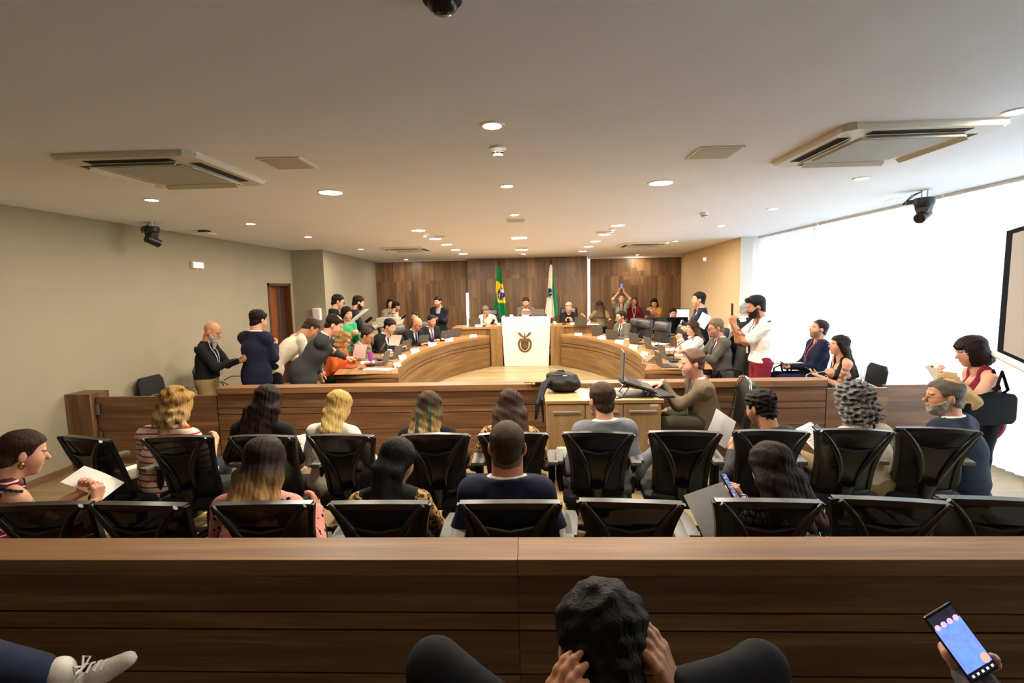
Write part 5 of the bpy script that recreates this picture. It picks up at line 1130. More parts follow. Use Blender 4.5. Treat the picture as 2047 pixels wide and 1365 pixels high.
# along the wood wall on the window side
H1 = person('person with long brown hair seen from behind in an olive blouse by the slot window', (1199, 610), 13.6, 8, 'stand', s=.93, hair=('long', dict(L=.36, w=.11)), hc=('#2b1c14', '#5a4130'), skin='m', top='blouse', sleeve=.3, tm=C_('olive blouse', '#6e6a4c'), legs=C_('black trousers', '#141417'), L=dict(t=(-.42, .2, 1.12), n=(0, 0, -1)), Rr=dict(t=(.30, .1, .95)))
H2 = person('person in a grey tee raising a phone above the head with both hands', (1242, 596), 13.9, 172, 'stand', s=1.0, hair=('short', dict(th=.01, line='r')), hc=('#5a4636',), skin='l', top='tee', sleeve=.3, tm=C_('grey tee', '#8f8a7e'), lany=t_dk, L=dict(t=(-.07, .26, 1.73), n=(.5, .3, 0), d=(.2, .1, 1), pole=(-1, .3, -.5)), Rr=dict(t=(.07, .26, 1.73), n=(-.5, .3, 0), d=(-.2, .1, 1), pole=(1, .3, -.5)))
H3 = person('person with reddish hair in a burgundy cardigan smiling at the wood wall', (1267, 602), 14.2, 176, 'stand', s=.94, hair=('long', dict(L=.14, w=.09)), hc=('#5a2c1c', '#7a4228'), skin='p', top='blouse', tm=C_('burgundy cardigan', '#7d1c28'), lany=C_('white lanyard', '#cfcfcf'))
H4 = person('person with dark hair in an ochre blouse writing on a tablet at the wood wall', (1308, 605), 14.0, 160, 'stand', s=.94, hp=(22, 0, 0), hair=('long', dict(L=.2, w=.075)), hc=('#1c1210', '#2b1b15'), skin='l', top='blouse', tm=C_('ochre blouse', '#c08a4a'), **hold(.05, .3, 1.15))
H5 = person('person seated behind black monitors, only dark hair and forehead showing', (1346, 627), 12.6, 175, s=.98, lean=8, hp=(6, 0, 0), hair=('short', dict(th=.014)), hc=('#15100e',), skin='l', top='shirt', sleeve=1, tm=blackc, detail=False)
# seated behind the right desk and standing around it
I1 = person("bearded person with glasses in a grey suit at the right desk's far end", (1241, 633), 11.0, 118, lean=8, hp=(4, -8, 0), s=1.0, hair=('short', dict(th=.014)), hc=('#2b1e16',), skin='l', tm=C_('warm grey suit', '#5d5950'), under=wsh, tie=t_dk, glasses=True, beard=('stub', '#3a281c'), **desk_h(.80, .40, .2))
I2 = person('person in a navy suit standing with arms folded over white papers by the beige wall', (1397, 599), 8.7, 84, 'stand', lean=-1, hp=(0, 0, 0), s=1.0, hair=('short', dict(th=.015)), hc=('#1c1512',), skin='l', tm=suit_n, under=wsh, tie=t_pu, L=dict(t=(.10, .27, 1.22), n=(-.2, -1, 0), d=(1, 0, .1)), Rr=dict(t=(-.12, .30, 1.15), n=(0, -1, 0), d=(-1, 0, 0)))
I3 = person('person with long brown hair in a white blouse, hands clasped, at the right desk', (1384, 656), 8.35, 96, lean=10, hp=(4, 0, 0), s=.93, hair=('long', dict(L=.26, w=.08, hl=.4)), hc=('#33221a', '#6b4e38'), skin='l', top='blouse', tm=C_('white blouse', '#e2dbcf'), L=dict(t=(-.04, .33, .98), n=(.9, 0, .2), d=(.1, .2, 1), curl=.7), Rr=dict(t=(.04, .33, .98), n=(-.9, 0, .2), d=(-.1, .2, 1), curl=.7))
I4 = person("grey haired person with glasses in a grey suit at the right desk's near end", (1431, 655), 7.35, 92, lean=4, hp=(12, 0, 0), s=1.02, sw=1.05, belly=.3, hair=('short', dict(th=.012)), hc=('#6a5c4c',), skin='#c98c74', tm=C_('mid grey suit', '#56524c'), under=wsh, tie=t_dk, glasses=True, beard=('stub', '#7d6a5a'), **desk_h(.88, .46, .16))
I5 = person('grey haired person in a dark waistcoat over white sleeves, bending away by the pillar', (1490, 622), 8.6, -30, 'stand', T0=.53, lean=24, hp=(30, 0, 0), s=1.03, hair=('short', dict(th=.010)), hc=('#8d8f92',), skin='#d69080', top='vest', tm=C_('dark waistcoat', '#1c1c20'), under=wsh, legs=C_('black trousers', '#141417'), glasses=True, L=dict(t=(-.2, .4, .9)), Rr=dict(t=(.25, .4, .95)))
I6 = person('tall person in a white tee and maroon trousers filming with a phone, tattooed forearm', (1511, 613), 6.25, 84, 'stand', tattoo=('L', 1.2, .13), lean=2, hp=(14, 0, 0), s=1.02, hair=('short', dict(th=.022, quiff=1, line='m')), hc=('#15110f',), skin='m', top='tee', sleeve=.38, tm=C_('white tee', '#e9e5de'), legs=C_('maroon trousers', '#7a1c30'), lany=C_('maroon lanyard', '#5d3a4a'), beard=('full', '#1f1613'), L=dict(t=(-.03, .33, 1.38), n=(.6, -.4, .2), d=(.1, .3, 1), curl=.8), Rr=dict(t=(.06, .33, 1.38), n=(-.6, -.4, .2), d=(-.1, .3, 1), curl=.8), collar=0)
J1 = person("person with greying beard in a brown suit, hand on a mouse", (1384, 726), 4.92, 92, seat=.45, lean=10, hp=(8, 0, 0), s=1.05, sw=1.0, hair=('short', dict(th=.016, line='r')), hc=('#5a4433',), skin='#c9907a', tm=C_('taupe suit', '#6c5d4a'), under=psh, tie=t_gr, beard=('goat', '#a59c90'), Rr=dict(t=(.14, .33, .60)), L=dict(tw=atz(1325, 765, .925), n=(0, 0, -1), d=(.05, 1, -.12), curl=.25, pole=(-.2, -.6, -1)), legs=C_('olive trousers', '#3a382c'), yaw=0) 
K1 = person('person in a navy suit and maroon shirt seated by the blinds with a phone', (1637, 658), 7.1, 84, lean=-6, hp=(-10, 0, 0), s=1.02, seat=.45, hair=('short', dict(th=.011, line='r')), hc=('#2b211c',), skin='l', tm=C_('deep navy suit', '#161b36'), under=C_('maroon shirt', '#6d2336'), lany=C_('pink lanyard', '#9a6a80'), legs=C_('deep navy suit', '#161b36'), beard=('stub', '#4a3a30'), L=dict(t=(-.05, .30, .70), n=(0, 0, 1), curl=.6), Rr=dict(t=(.05, .30, .68), n=(0, 0, 1), curl=.6))
K2 = person("seated person with very long dark hair in a strapless black dress", (1678, 690), 6.35, 80, tattoo=('L', .55, .10), lean=8, hp=(-4, 0, 0), s=.96, seat=.45, bust=.9, hair=('long', dict(L=.40, w=.085, hl=.3)), hc=('#1f1512', '#33241c'), skin='l', top='tank', sleeve=0, skirt=True, tm=black2, legs=black2, vest=None, L=dict(t=(-.05, .32, .70), n=(0, 0, 1)), Rr=dict(t=(-.12, .26, .78), n=(0, -1, 0), d=(-1, 0, .1)))
D1 = person("person with dark bob and glasses in a maroon top carrying a black bag", (1942, 702), 4.25, 72, 'stand', lean=5, hp=(18, 0, 0), s=.94, sw=1.0, belly=.3, bust=1.1, hair=('bob', dict(w=.10, L=.125, bangs=1, wa=.002, th=.02)), hc=('#1f1514',), skin='l', top='tank', sleeve=0, tm=C_('maroon top', '#7a1f35'), glasses=mat('pale glasses frame', '#b9c3cc', .3), legs=C_('dark trousers', '#17171c'), L=dict(tw=aty(1893, 757, 4.1), n=(.3, -.2, .9), curl=.7), Rr=dict(tw=aty(1905, 768, 4.3), n=(-.4, -.1, .9), curl=.7))
# ------------------------------------------------------------------ chairs of the council members
def seat_at(p, l, dz=0):
    T = p['root']; s = spawn(LC, USED, (T.location.x, T.location.y, dz), T.rotation_euler.z, l, GL); return s
seat_at(I4, "big black leather chair at the right desk's near end")
seat_at(F2, 'black leather chair behind the beige suit'); seat_at(F3, 'black leather chair behind the heavy person in black'); seat_at(F4, 'black leather chair behind the bald person with glasses'); seat_at(F5, 'black leather chair behind the purple tie')
seat_at(I1, 'black leather chair behind the bearded person in the grey suit'); seat_at(I3, 'black leather chair under the person with clasped hands')
for p, l in ((G1_, 'black leather chair behind the bowed person in the white shirt'), (G2_, 'black leather chair behind the person presiding at the marble block'), (G3_, 'black leather chair behind the grey haired person in black')): seat_at(p, l, DSZ)
for px, py, y, rz, l in ((1473, 668, 8.05, 96, 'black leather chair just beyond the near grey suited man, back turned to the blinds'), (1295, 641, 9.9, 112, 'empty black leather chair with full headrest in the middle of the right desk'), (1262, 640, 10.6, 116, 'empty black leather chair next to the bearded person in the grey suit'), (1338, 650, 9.1, 106, 'empty black leather chair next to the person with clasped hands'),
                         (800, 645, 9.9, -114, 'empty black leather chair between the bald person and the heavy person in black'), (748, 660, 8.75, -100, 'empty black leather chair just beyond the beige suit')):
    p = aty(px, py, y); spawn(LC, USED, (p.x, y, 0), R(rz), l, GL)
# ------------------------------------------------------------------ laptops
M_lap = mat('dark grey laptop lid', '#57534d', .45, .2, var=.04); M_key = mat('laptop keys', '#2b2b2d', .6)
M_lscr = emis('laptop screen', '#8fa6c8', .5)
def laptop_proto():
    T = thing('laptop', 'x', 'laptop')    # user sits at -y, lid stands at +y
    b = MB(); b.box((-.165, -.12, 0), (.165, .11, .018)); b.build('laptop_base', M_lap, T, bevel=.004)
    b = MB()
    for r in range(5):
        for c in range(13): b.box((-.145+c*.0225, -.03+r*.022, .018), (-.1265+c*.0225, -.012+r*.022, .0205))
    b.build('keyboard', M_key, T)
    Mx = Matrix.Translation((0, .11, .014)) @ Matrix.Rotation(R(-14), 4, 'X'); b = MB(); b.box((-.165, -.004, 0), (.165, .005, .225), M=Mx); ld = b.build('lid', M_lap, T, bevel=.003)
    b = MB(); b.box((-.155, -.006, .012), (.155, -.0045, .215), M=Mx); b.build('screen', M_lscr, ld); b = MB(); b.cyl(Mx @ Vector((0, .005, .12)), Mx @ Vector((0, .0065, .12)), .012); b.build('round_badge', M_steel, ld)
    return T
LP = laptop_proto(); LP.scale = (.9, .9, .9); GLP = 'grey laptops on the council desks'
def lap_(px, py, z, rz, l): p = atz(px, py, z); return spawn(LP, USED, (p.x, p.y, z+.0005), R(rz), l, GLP)
for a in ((757, 729, 'grey laptop at the near end of the left desk beside the purple cup'), (782, 716, 'second grey laptop from the near end of the left desk'), (802, 702, 'grey laptop in front of the heavy person with white sheets'), (838, 690, 'wide open grey laptop in front of the bald person'), (884, 679, 'grey laptop in front of the purple tie'), (905, 673, 'last grey laptop of the left desk, nearest the head table')):
    t = (a[1]-668)/62; lap_(a[0], a[1], DZ, -90-45*(1-t), a[2])
for i, a in enumerate(((1199, 671, 'last grey laptop of the right desk, nearest the head table'), (1230, 678, 'grey laptop in front of the bearded person in the grey suit'), (1277, 687, 'grey laptop before the first empty leather chair'), (1308, 697, 'grey laptop with loose sheets beyond it on the right desk'), (1340, 717, 'grey laptop beside the near microphone on the right desk'), (1334, 732, 'grey laptop at the very end of the right desk, seen edge on'))):
    lap_(a[0], a[1], DZ, (142, 136, 118, 100, 95, 92)[i], a[2])
lap_(950, 652, .965, 180, 'grey laptop on the head table in front of the bowed person in white'); lap_(1076, 634, 1.16, 180, 'grey laptop on the marble block beside the presiding person'); lap_(1160, 650, .975, 180, 'grey laptop on the head table beside the grey haired person')
# name plates: folded white cards
def plate_proto():
    T = thing('name_plate', 'x', 'name plate'); b = MB(); V = [(-.12, -.035, 0), (.12, -.035, 0), (.12, 0, .085), (-.12, 0, .085), (.12, .035, 0), (-.12, .035, 0)]
    b.add(V+[(x*.985, y*.9, z-.003) for x, y, z in V], [(0, 1, 2, 3), (3, 2, 4, 5), (9, 8, 7, 6), (11, 10, 8, 9)]); b.build('card', M_paper, T)
    b = MB()
    for k, (w, z) in enumerate(((.08, .052), (.06, .032))): y = -.035+z*.035/.085-.0012; b.add([(-w, y-.002, z-.005), (w, y-.002, z-.005), (w, y+.0018, z+.004), (-w, y+.0018, z+.004)], [(0, 1, 2, 3)])
    b.build('name_lines', M_ink, T); return T
NPp = plate_proto(); NPp.scale = (.72, .75, .75); GN = 'white folded name plates on the desks'
for px, py, z, rz, l in ((793, 733, DZ, 70, 'white name plate nearest the far counter on the left desk'), (804, 717, DZ, 62, 'white name plate second from the near end of the left desk'), (829, 703.5, DZ, 40, 'white name plate before the heavy person with white sheets'), (864, 691, DZ, 34, 'white name plate before the bald person'), (898, 682.5, DZ, 26, 'white name plate before the purple tie'), (946, 674, DZ, 18, 'white name plate at the head table end of the left desk'),
                     (1156, 671, DZ, -16, 'white name plate at the head table end of the right desk'), (1203, 677.5, DZ, -24, 'white name plate before the bearded person in grey'), (1238.6, 685.5, DZ, -32, 'white name plate before the first empty chair on the right'), (1267, 696, DZ, -44, 'white name plate before the middle of the right desk'), (1289.5, 711, DZ, -66, 'white name plate beside the blue cable on the right desk'),
                     (957, 654.5, .965, 0, 'white name plate on the head table before the bowed person'), (1050, 637, 1.16, 0, 'white name plate on the marble block'), (1147, 651, .975, 0, 'white name plate on the head table before the grey haired person')):
    p = atz(px, py, z); 
    if z > 1: p.y = 12.36; p.x = aty(px, py, 12.36).x
    if z == .965 or z == .975: p.y = 12.16; p.x = aty(px, py, 12.16).x
    spawn(NPp, USED, (p.x, p.y, z+.0005), R(rz), l, GN)
p = atz(1301, 726, DZ); T = thing('card_holder', 'clear empty tent card holder at the end of the right desk', 'card holder', (p.x, p.y, DZ), R(-50)); b = MB(); V = [(-.11, -.06, 0), (.11, -.06, 0), (.11, 0, .11), (-.11, 0, .11), (.11, .06, 0), (-.11, .06, 0)]; b.add(V, [(0, 1, 2, 3), (3, 2, 4, 5)]); b.build('clear_sleeve', thinglass('clear acrylic', (.93, .94, .94)), T)
b = MB(); b.tube([(-.11, -.06, .001), (.11, -.06, .001), (.11, 0, .11), (-.11, 0, .11), (-.11, -.06, .001)], .0022, 6); b.tube([(.11, 0, .11), (.11, .06, .001), (-.11, .06, .001), (-.11, 0, .11)], .0022, 6); b.build('sleeve_edges', M_paper, T)
# gooseneck microphones
def mic(bx, by, z, tx, ty, l, dy=0):
    p = atz(bx, by, z); q = aty(tx, ty, p.y+dy); T = thing('gooseneck_microphone', l, 'microphone', (p.x, p.y, z), 0, 'gooseneck microphones'); d = q-Vector((p.x, p.y, z)); h = math.atan2(d.y, d.x)
    b = MB(); b.prism([(-.05, -.045), (.06, -.045), (.06, .045), (-.05, .045)], 0, .03, Matrix.Rotation(h, 4, 'Z')); b.build('mic_base', M_blk, T, bevel=.008)
    P = [(0, 0, .025), (d.x*.05, d.y*.05, .04+d.z*.35), (d.x*.3, d.y*.3, d.z*.7), (d.x*.95, d.y*.95, d.z*.97)]; b = MB(); b.tube(smooth([tuple(x) for x in P], 5), .0055, 8); b.build('gooseneck', M_blk, T, True)
    b = MB(); e = Vector(d); k = Vector((d.x, d.y, .0)).normalized(); b.tube([e-k*.03, e-k*.01, e+k*.02, e+k*.035], [.009, .015, .015, .006], 10); b.build('mic_head', mat('black foam', '#111111', .95), T, True)
mic(742, 732, DZ, 704, 690, 'gooseneck microphone leaning far left over the desk end', .2); mic(762, 721, DZ, 711, 688, 'gooseneck microphone beside the purple cup', .3); mic(820, 694, DZ, 807, 664.5, 'gooseneck microphone before the bald person', .1); mic(866, 685, DZ, 851, 672, 'low gooseneck microphone before the purple tie', .1)
mic(1196, 667, DZ, 1221, 640.5, 'gooseneck microphone at the head table end of the right desk', .1); mic(1276, 681, DZ, 1309, 651.5, 'gooseneck microphone before the middle empty chair', .1); mic(1316, 692, DZ, 1338, 671, 'gooseneck microphone before the empty chair by the clasped hands', .1); mic(1337, 711, DZ, 1372, 677, 'gooseneck microphone pointing at the clasped hands', .1); mic(1346, 724, DZ, 1391, 670, 'tall gooseneck microphone nearest the camera on the right desk', .1)
for px, l, z in ((967, 'short microphone on the head table before the bowed person', .965), (1128, 'short microphone on the head table before the grey haired person', .975)):
    p = aty(px, 652, 12.3); T = thing('gooseneck_microphone', l, 'microphone', (p.x, 12.3, z), 0, 'gooseneck microphones'); b = MB(); b.box((-.05, -.05, 0), (.05, .05, .03)); b.build('mic_base', M_blk, T, bevel=.008); b = MB(); b.tube([(0, 0, .03), (0, .02, .15), (0, .08, .24)], .0055); b.build('gooseneck', M_blk, T, True); b = MB(); b.sph((0, .09, .25), .015, 6); b.build('mic_head', MATS['black foam'], T, True)
# papers lying on the desks
def flat(px, py, z, rz, l, w=.21, h=.297, t=.002, m=None, name='paper_sheet', cat='paper', lines=False):
    p = atz(px, py, z); return sheet(l, Matrix.Translation((p.x, p.y, z+t)) @ Matrix.Rotation(R(rz), 4, 'Z'), w, h, lines, .0008, name, cat, 'papers on the desks', m)
flat(757, 738, DZ, 80, 'white sheet under the outstretched hand at the left desk end', .21, .42, lines=True); flat(735, 724, DZ, 20, 'white sheets below the pink folder'); flat(771, 704, DZ, 30, 'white notepad before the beige suit', .15, .21); flat(805, 692, DZ, 60, 'white sheet before the heavy person in black'); flat(842, 687.5, DZ, 30, 'long white sheets before the bald person', .21, .4); flat(858, 684, DZ, 70, 'papers beside the bald person'); flat(897, 676, DZ, 0, 'white sheet by the last left laptop')
flat(1216, 671, DZ, 60, 'white sheet before the far end of the right desk', .21, .35); flat(1262, 677.5, DZ, -60, 'white sheet at the first empty chair'); flat(1313, 687.5, DZ, -60, 'white sheets at the middle empty chair', .3, .4); flat(1352, 698.5, DZ, -75, 'stack of white sheets before the clasped hands', .34, .55, .008); flat(1366, 709, DZ, -80, 'white sheet before the near grey suited person', .21, .3); flat(1184, 649, .975, 85, 'white sheets at the right end of the head table', .21, .3)
flat(697, 735, DZ, 75, 'orange red booklet at the left desk end', .15, .22, .012, mat('orange red cover', '#d34a28', .5), 'booklet', 'booklet'); flat(737, 727.5, DZ, 10, 'magenta notebook among the papers of the left desk', .12, .2, .01, mat('magenta cover', '#b3304e', .5), 'notebook', 'notebook'); flat(1282, 766, CZ, 88, 'white sheet on the far counter by the laptops', .21, .42, lines=True)
flat(1280, 771.5, CZ, 80, 'small white leaflet on the far counter', .1, .15, .003)
for px, py, l in ((722, 738, 'crumpled silver wrapper near the outstretched hand'),):
    p = atz(px, py, DZ); b = MB(); b.sph((0, 0, .014), (.045, .03, .013), 6); rr = random.Random(3)
    for v in b.v: v += Vector((rr.uniform(-.005, .005), rr.uniform(-.005, .005), rr.uniform(-.003, .003)))
    o = b.build('wrapper', M_steel); o.location = (p.x, p.y, DZ+.001); tag(o, l, 'wrapper')
def cup(px, py, z, l, r=.04, h=.07, m=None, saucer=True, name='coffee_cup', y=None):
    p = atz(px, py, z) if y is None else aty(px, py, y); T = thing(name, l, 'cup', (p.x, p.y, z), 0, 'cups and glasses' if saucer else None); b = MB(); o = .008 if saucer else 0
    b.lathe([(.001, o), (r*.7, o), (r, o+h), (r*.93, o+h), (r*.63, o+.006), (.001, o+.006)], n=20); b.build('cup_body', m or M_plast, T, True)
    if saucer: b = MB(); b.lathe([(.001, 0), (.05, .0), (.075, .012), (.072, .014), (.05, .005), (.001, .005)], n=20); b.build('saucer', M_plast, T, True); b = MB(); b.tube([(r*.9, 0, h*.8), (r*1.5, 0, h*.75), (r*1.5, 0, h*.4), (r*.8, 0, h*.3)], .005); b.build('handle', M_plast, T, True)
cup(741, 722, DZ, 'tall purple plastic tumbler on the left desk', .045, .15, mat('purple plastic', '#a03a9c', .25), False, 'tumbler'); cup(780, 698, DZ, 'white coffee cup before the heavy person in black', .05); cup(779, 707, DZ, 'white cup and saucer before the beige suit'); cup(1244, 671, DZ, 'white coffee cup before the bearded person in grey'); cup(1022, 634, 1.16, 'small white cup on the marble block', y=12.5); cup(1108, 650, .975, 'small white cup just right of the marble block', y=12.4); cup(999, 650, .965, 'small white cup just left of the marble block', y=12.4)
# cables on the desks
for pts, l in (([(1301, 711), (1306, 704), (1316, 702), (1326, 706)], 'blue laptop cable looping on the right desk'), ([(768, 731), (778, 727), (786, 729), (795, 735)], 'dark cable coiled by the first left laptop'), ([(795, 716), (802, 712), (810, 716)], 'dark cable by the second left laptop'), ([(1284, 693), (1296, 690), (1304, 692)], 'dark cable by the middle right laptops')):
    P = [atz(*q, DZ) for q in pts]; b = MB(); b.tube(smooth([(q.x, q.y, DZ+.006+(.03 if 0 < i < len(P)-1 else 0)) for i, q in enumerate(P)], 5), .006, 6); o = b.build('cable', mat('blue grey cable', '#39435e', .5), None, True); tag(o, l, 'cable', 'cables on the desks')
# ------------------------------------------------------------------ flags
def flag(px, py, l, fn, w0=.17, H=1.42):
    p = aty(px, py, 14.3); zt = p.z; T = thing('flag_stand', l, 'flag', (p.x, 14.3, DSZ)); zt -= DSZ
    b = MB(); b.cyl((0, 0, 0), (0, 0, zt), .014); b.build('flag_pole', mat('dark pole', '#2e1c12', .4), T, True); b = MB(); b.lathe([(.001, zt), (.022, zt+.01), (.03, zt+.05), (.018, zt+.09), (.001, zt+.15)]); b.build('finial', mat('dark pole', '#2e1c12', .4), T, True)
    b = MB(); b.lathe([(.16, 0), (.16, .03), (.05, .06), (.03, .09)]); b.build('stand_foot', mat('dark pole', '#2e1c12', .4), T, True)
    nu, nv = 44, 90; V = []; C = []
    for j in range(nv+1):
        v = j/nv; w = .035+w0*v**.8*(1+.08*math.sin(5*v)); z = zt-.02-H*v
        for i in range(nu+1):
            u = i/nu*2-1; x = u*w*(.78+.22*v)+.012*math.sin(7*v+2*u); y = -.05-.055*math.cos(u*7+1.2*v)*min(1, v*2)-.03*u*u; V.append((x, y, z+.05*abs(u)*v-.09*(1-abs(u))*(v > .96))); C.append(srgb(fn(u, v)))
    me = bpy.data.meshes.new('cloth'); F = [(j*(nu+1)+i, j*(nu+1)+i+1, (j+1)*(nu+1)+i+1, (j+1)*(nu+1)+i) for j in range(nv) for i in range(nu)]; me.from_pydata(V, [], F); a = me.color_attributes.new('tint', 'FLOAT_COLOR', 'POINT'); a.data.foreach_set('color', [c for q in C for c in (*q, 1)])
    me.polygons.foreach_set('use_smooth', [True]*len(F)); me.materials.append(M_flag); o = bpy.data.objects.new('flag_cloth', me); COL.objects.link(o); o.parent = T; s = o.modifiers.new('thickness', 'SOLIDIFY'); s.thickness = .004
M_flag = tintmat('flag cloth', .8, .2)
stars = [(random.Random(i).uniform(-.2, .75), random.Random(i+50).uniform(.53, .66)) for i in range(22)]
def f_br(u, v):
    if abs(math.hypot((u-.35)/.75, (v-.56)/.125)) < 1:
        if .035 > abs(v-.485-.05*(u-.2)) and u > .1: return '#e8e4d4'
        if any(math.hypot((u-a)*.12, (v-c)*1) < .007 for a, c in stars): return '#dfe2ec'
        return '#23245c'
    if .30+.04*(u+1) < v < .735+.03*u: 
        if u > -1+max(0, (v-.5))*2.6: return '#e9c92c'
    return '#1f7a45'
def f_pr(u, v):
    if math.hypot((u+.30)/.42, (v-.55)/.085) < 1: return '#e8e0cf' if abs(v-.55+.05*u) < .008 else '#2b3c86'
    if u < -.62 and .47 < v < .66: return '#2f8a55'
    if abs(v-.655) < .012 and -.5 < u < .0 and int(u*22) % 2: return '#2f7a55'
    if u > .28+.2*(v < .3)*(1-v*3): return '#2f7d55'
    return '#e9dccb'
flag(998, 530, 'green and yellow flag with a blue starry globe, hanging on a dark pole', f_br); flag(1102, 528, 'white and green flag with a blue disc, hanging on a dark pole', f_pr)
# ------------------------------------------------------------------ office things at the sides
M_prn = mat('printer beige', '#b5ab98', .55, var=.03)
p = aty(774, 650, 11.6); T = thing('office_printer', 'beige multifunction printer in the corner left of the wood wall', 'printer', (p.x, 11.6, 0))
for nm, a, c, m in (('printer_cabinet', (-.3, -.3, 0), (.3, .3, .55), M_prn), ('printer_body', (-.31, -.31, .55), (.31, .31, .98), M_prn), ('scanner', (-.29, -.25, 1.06), (.3, .3, 1.18), M_prn), ('document_feeder', (-.2, -.2, 1.18), (.28, .25, 1.27), M_prn)):
    b = MB(); b.box(a, c); b.build(nm, m, T, bevel=.015)
b = MB(); b.box((-.24, -.316, .78), (.24, -.308, .9)); b.build('paper_drawer', M_acg, T); b = MB(); b.box((-.26, .1, .98), (.27, .28, 1.06)); b.build('support', M_slot, T)
p = aty(757, 612, 12.2); T = thing('document_cabinet', 'narrow beige equipment column beside the wood wall corner', 'cabinet', (p.x+.02, 13.0, 0)); b = MB(); b.box((-.09, -.2, 0), (.12, .2, 1.42)); b.build('body', M_prn, T, bevel=.01); b = MB(); b.box((-.07, -.206, .9), (.1, -.2, 1.3)); b.build('front_panel', M_acg, T)
# monitors behind the right desk
p = aty(1330, 662, 11.4); T = thing('side_desk', 'walnut side desk holding black monitors behind the empty leather chairs', 'desk', (p.x, 11.5, 0)); b = MB(); b.box((-.85, -.35, .72), (.8, .35, .75)); b.build('desk_top', M_deskw, T); b = MB(); b.box((-.83, -.33, 0), (.78, -.3, .72), 'z'); b.build('front_panel', M_deskv, T)
def monitor(px, y, z, rz, l, w=.5, h=.3, m=None):
    p = aty(px, 640, y); T = thing('monitor', l, 'monitor', (p.x, y, z), R(rz), 'monitors behind the right desk'); b = MB(); b.box((-w/2, -.015, .12), (w/2, .02, .12+h)); s_ = b.build('display_housing', M_blk, T, bevel=.006); b = MB(); b.box((-.025, .02, 0), (.025, .04, .3)); b.build('neck', M_blk, T); b = MB(); b.box((-.12, -.07, 0), (.12, .1, .012)); b.build('foot', M_blk, T)
    b = MB(); b.box((-w/2+.012, -.018, .135), (w/2-.012, -.0145, .105+h)); b.build('screen', m or mat('dark screen', '#0b0c10', .1), s_); return T
monitor(1312, 11.35, .75, 8, 'black monitor left of two on the side desk'); monitor(1352, 11.35, .75, -12, 'black monitor right of two on the side desk, before the hidden head')
T = monitor(1358, 12.9, .86, 0, 'lit white monitor at the end of the wood wall', .5, .3, emis('lit monitor', '#dfe6ea', 1.0)); p = T.location; T2_ = thing('monitor_shelf', 'small shelf carrying the lit white monitor', 'shelf', (p.x, 12.9, 0)); b = MB(); b.box((-.35, -.25, .83), (.3, .25, .86)); b.build('shelf_top', M_deskw, T2_); b = MB(); b.box((-.3, -.2, 0), (.25, .2, .83), 'z'); b.build('shelf_body', M_deskv, T2_)
# water cooler
p = aty(1503, 655, 9.2); T = thing('water_cooler', 'water cooler with blue bottle by the white pillar, behind the waistcoat', 'water cooler', (p.x, 9.2, 0)); b = MB(); b.box((-.15, -.15, 0), (.15, .15, .95)); b.build('cooler_body', M_plast, T, bevel=.02); b = MB(); b.lathe([(.03, .95), (.13, 1.02), (.135, 1.3), (.12, 1.34), (.001, 1.35)]); b.build('bottle', mat('blue bottle', '#4a9fd8', .15), T, True); b = MB(); b.cyl((0, -.15, .8), (0, -.19, .8), .02); b.build('tap', M_slot, T)
# visitor chairs and tables
def under(p, l, **k): T = p['root']; return visitor_chair('visitor_chair', l, (T.location.x, T.location.y, 0), math.degrees(T.rotation_euler.z), **k)
under(K1, 'dark visitor chair under the navy suit by the blinds', tablet=False); under(K2, 'chrome framed visitor chair under the strapless black dress')
p = aty(1722, 745, 6.5); visitor_chair('visitor_chair', 'empty black visitor chair behind the strapless dress', (p.x+.28, 6.75, 0), 78)
p = aty(1588, 700, 7.7); visitor_chair('visitor_chair', 'black visitor chair with writing tablet between the white tee and the navy suit', (p.x-.1, 7.7, 0), 70, tablet=True, chrome=False, back=.98)
p = aty(470, 735, 7.2); visitor_chair('visitor_chair', 'brown grey visitor chair at the left wall behind the black shirt', (p.x, 7.0, 0), -95, cloth=mat('brown grey plastic', '#4a4238', .5), back=.88)
p = aty(400, 735, 6.3); visitor_chair('visitor_chair', 'dark visitor chair against the left wall, behind the khaki trousers', (p.x-.25, 6.2, 0), -88)
p = aty(1553, 705, 7.3); T = thing('side_table', 'small low table with cup and speaker by the blinds', 'table', (p.x, 7.35, 0)); b = MB(); b.box((-.25, -.2, .73), (.3, .2, .75)); b.build('table_top', M_marb, T, bevel=.004)
for a, c in ((-.22, -.17), (.27, -.17), (-.22, .17), (.27, .17)): b = MB(); b.cyl((a, c, 0), (a, c, .73), .016); b.build('leg', mat('red brown wood', '#6d3a26', .4), T, True)
cup(1543, 700, .75, 'white mug on the low table by the blinds', .04, .09, None, False, 'mug', y=7.35)
# banquet chair of the laptop operator
T = J1['root']; T = thing('banquet_chair', 'black padded banquet chair with chrome edge behind the brown suit', 'chair', (T.location.x+.02, T.location.y, 0), R(84)); b = MB(); b.prism([(-.2, -.22), (-.21, .18), (.21, .18), (.2, -.22)], .40, .46); b.build('seat', M_lea, T, True, bevel=.02)
b = MB(); b.prism([(-.19, .5), (-.215, .8), (-.17, .93), (-.1, .955), (.1, .955), (.17, .93), (.215, .8), (.19, .5)], -.028, .02, Matrix.Translation((0, -.26, 0)) @ Matrix.Rotation(R(98), 4, 'X')); b.build('backrest', mat('dark green black vinyl', '#171a17', .5, bump=.2, scale=200), T, True, bevel=.01)
for q in (-1, 1): b = MB(); b.tube([(q*.21, -.3, 0), (q*.2, -.24, .42), (q*.205, -.30, .62), (q*.225, -.335, .82), (q*.17, -.355, .945), (q*.09, -.36, .97), (0, -.362, .972)], .011, 8); b.build('back_frame', M_chrome, T, True); b = MB(); b.tube([(q*.19, .18, 0), (q*.19, .16, .42)], .011, 8); b.build('leg', M_chrome, T, True)
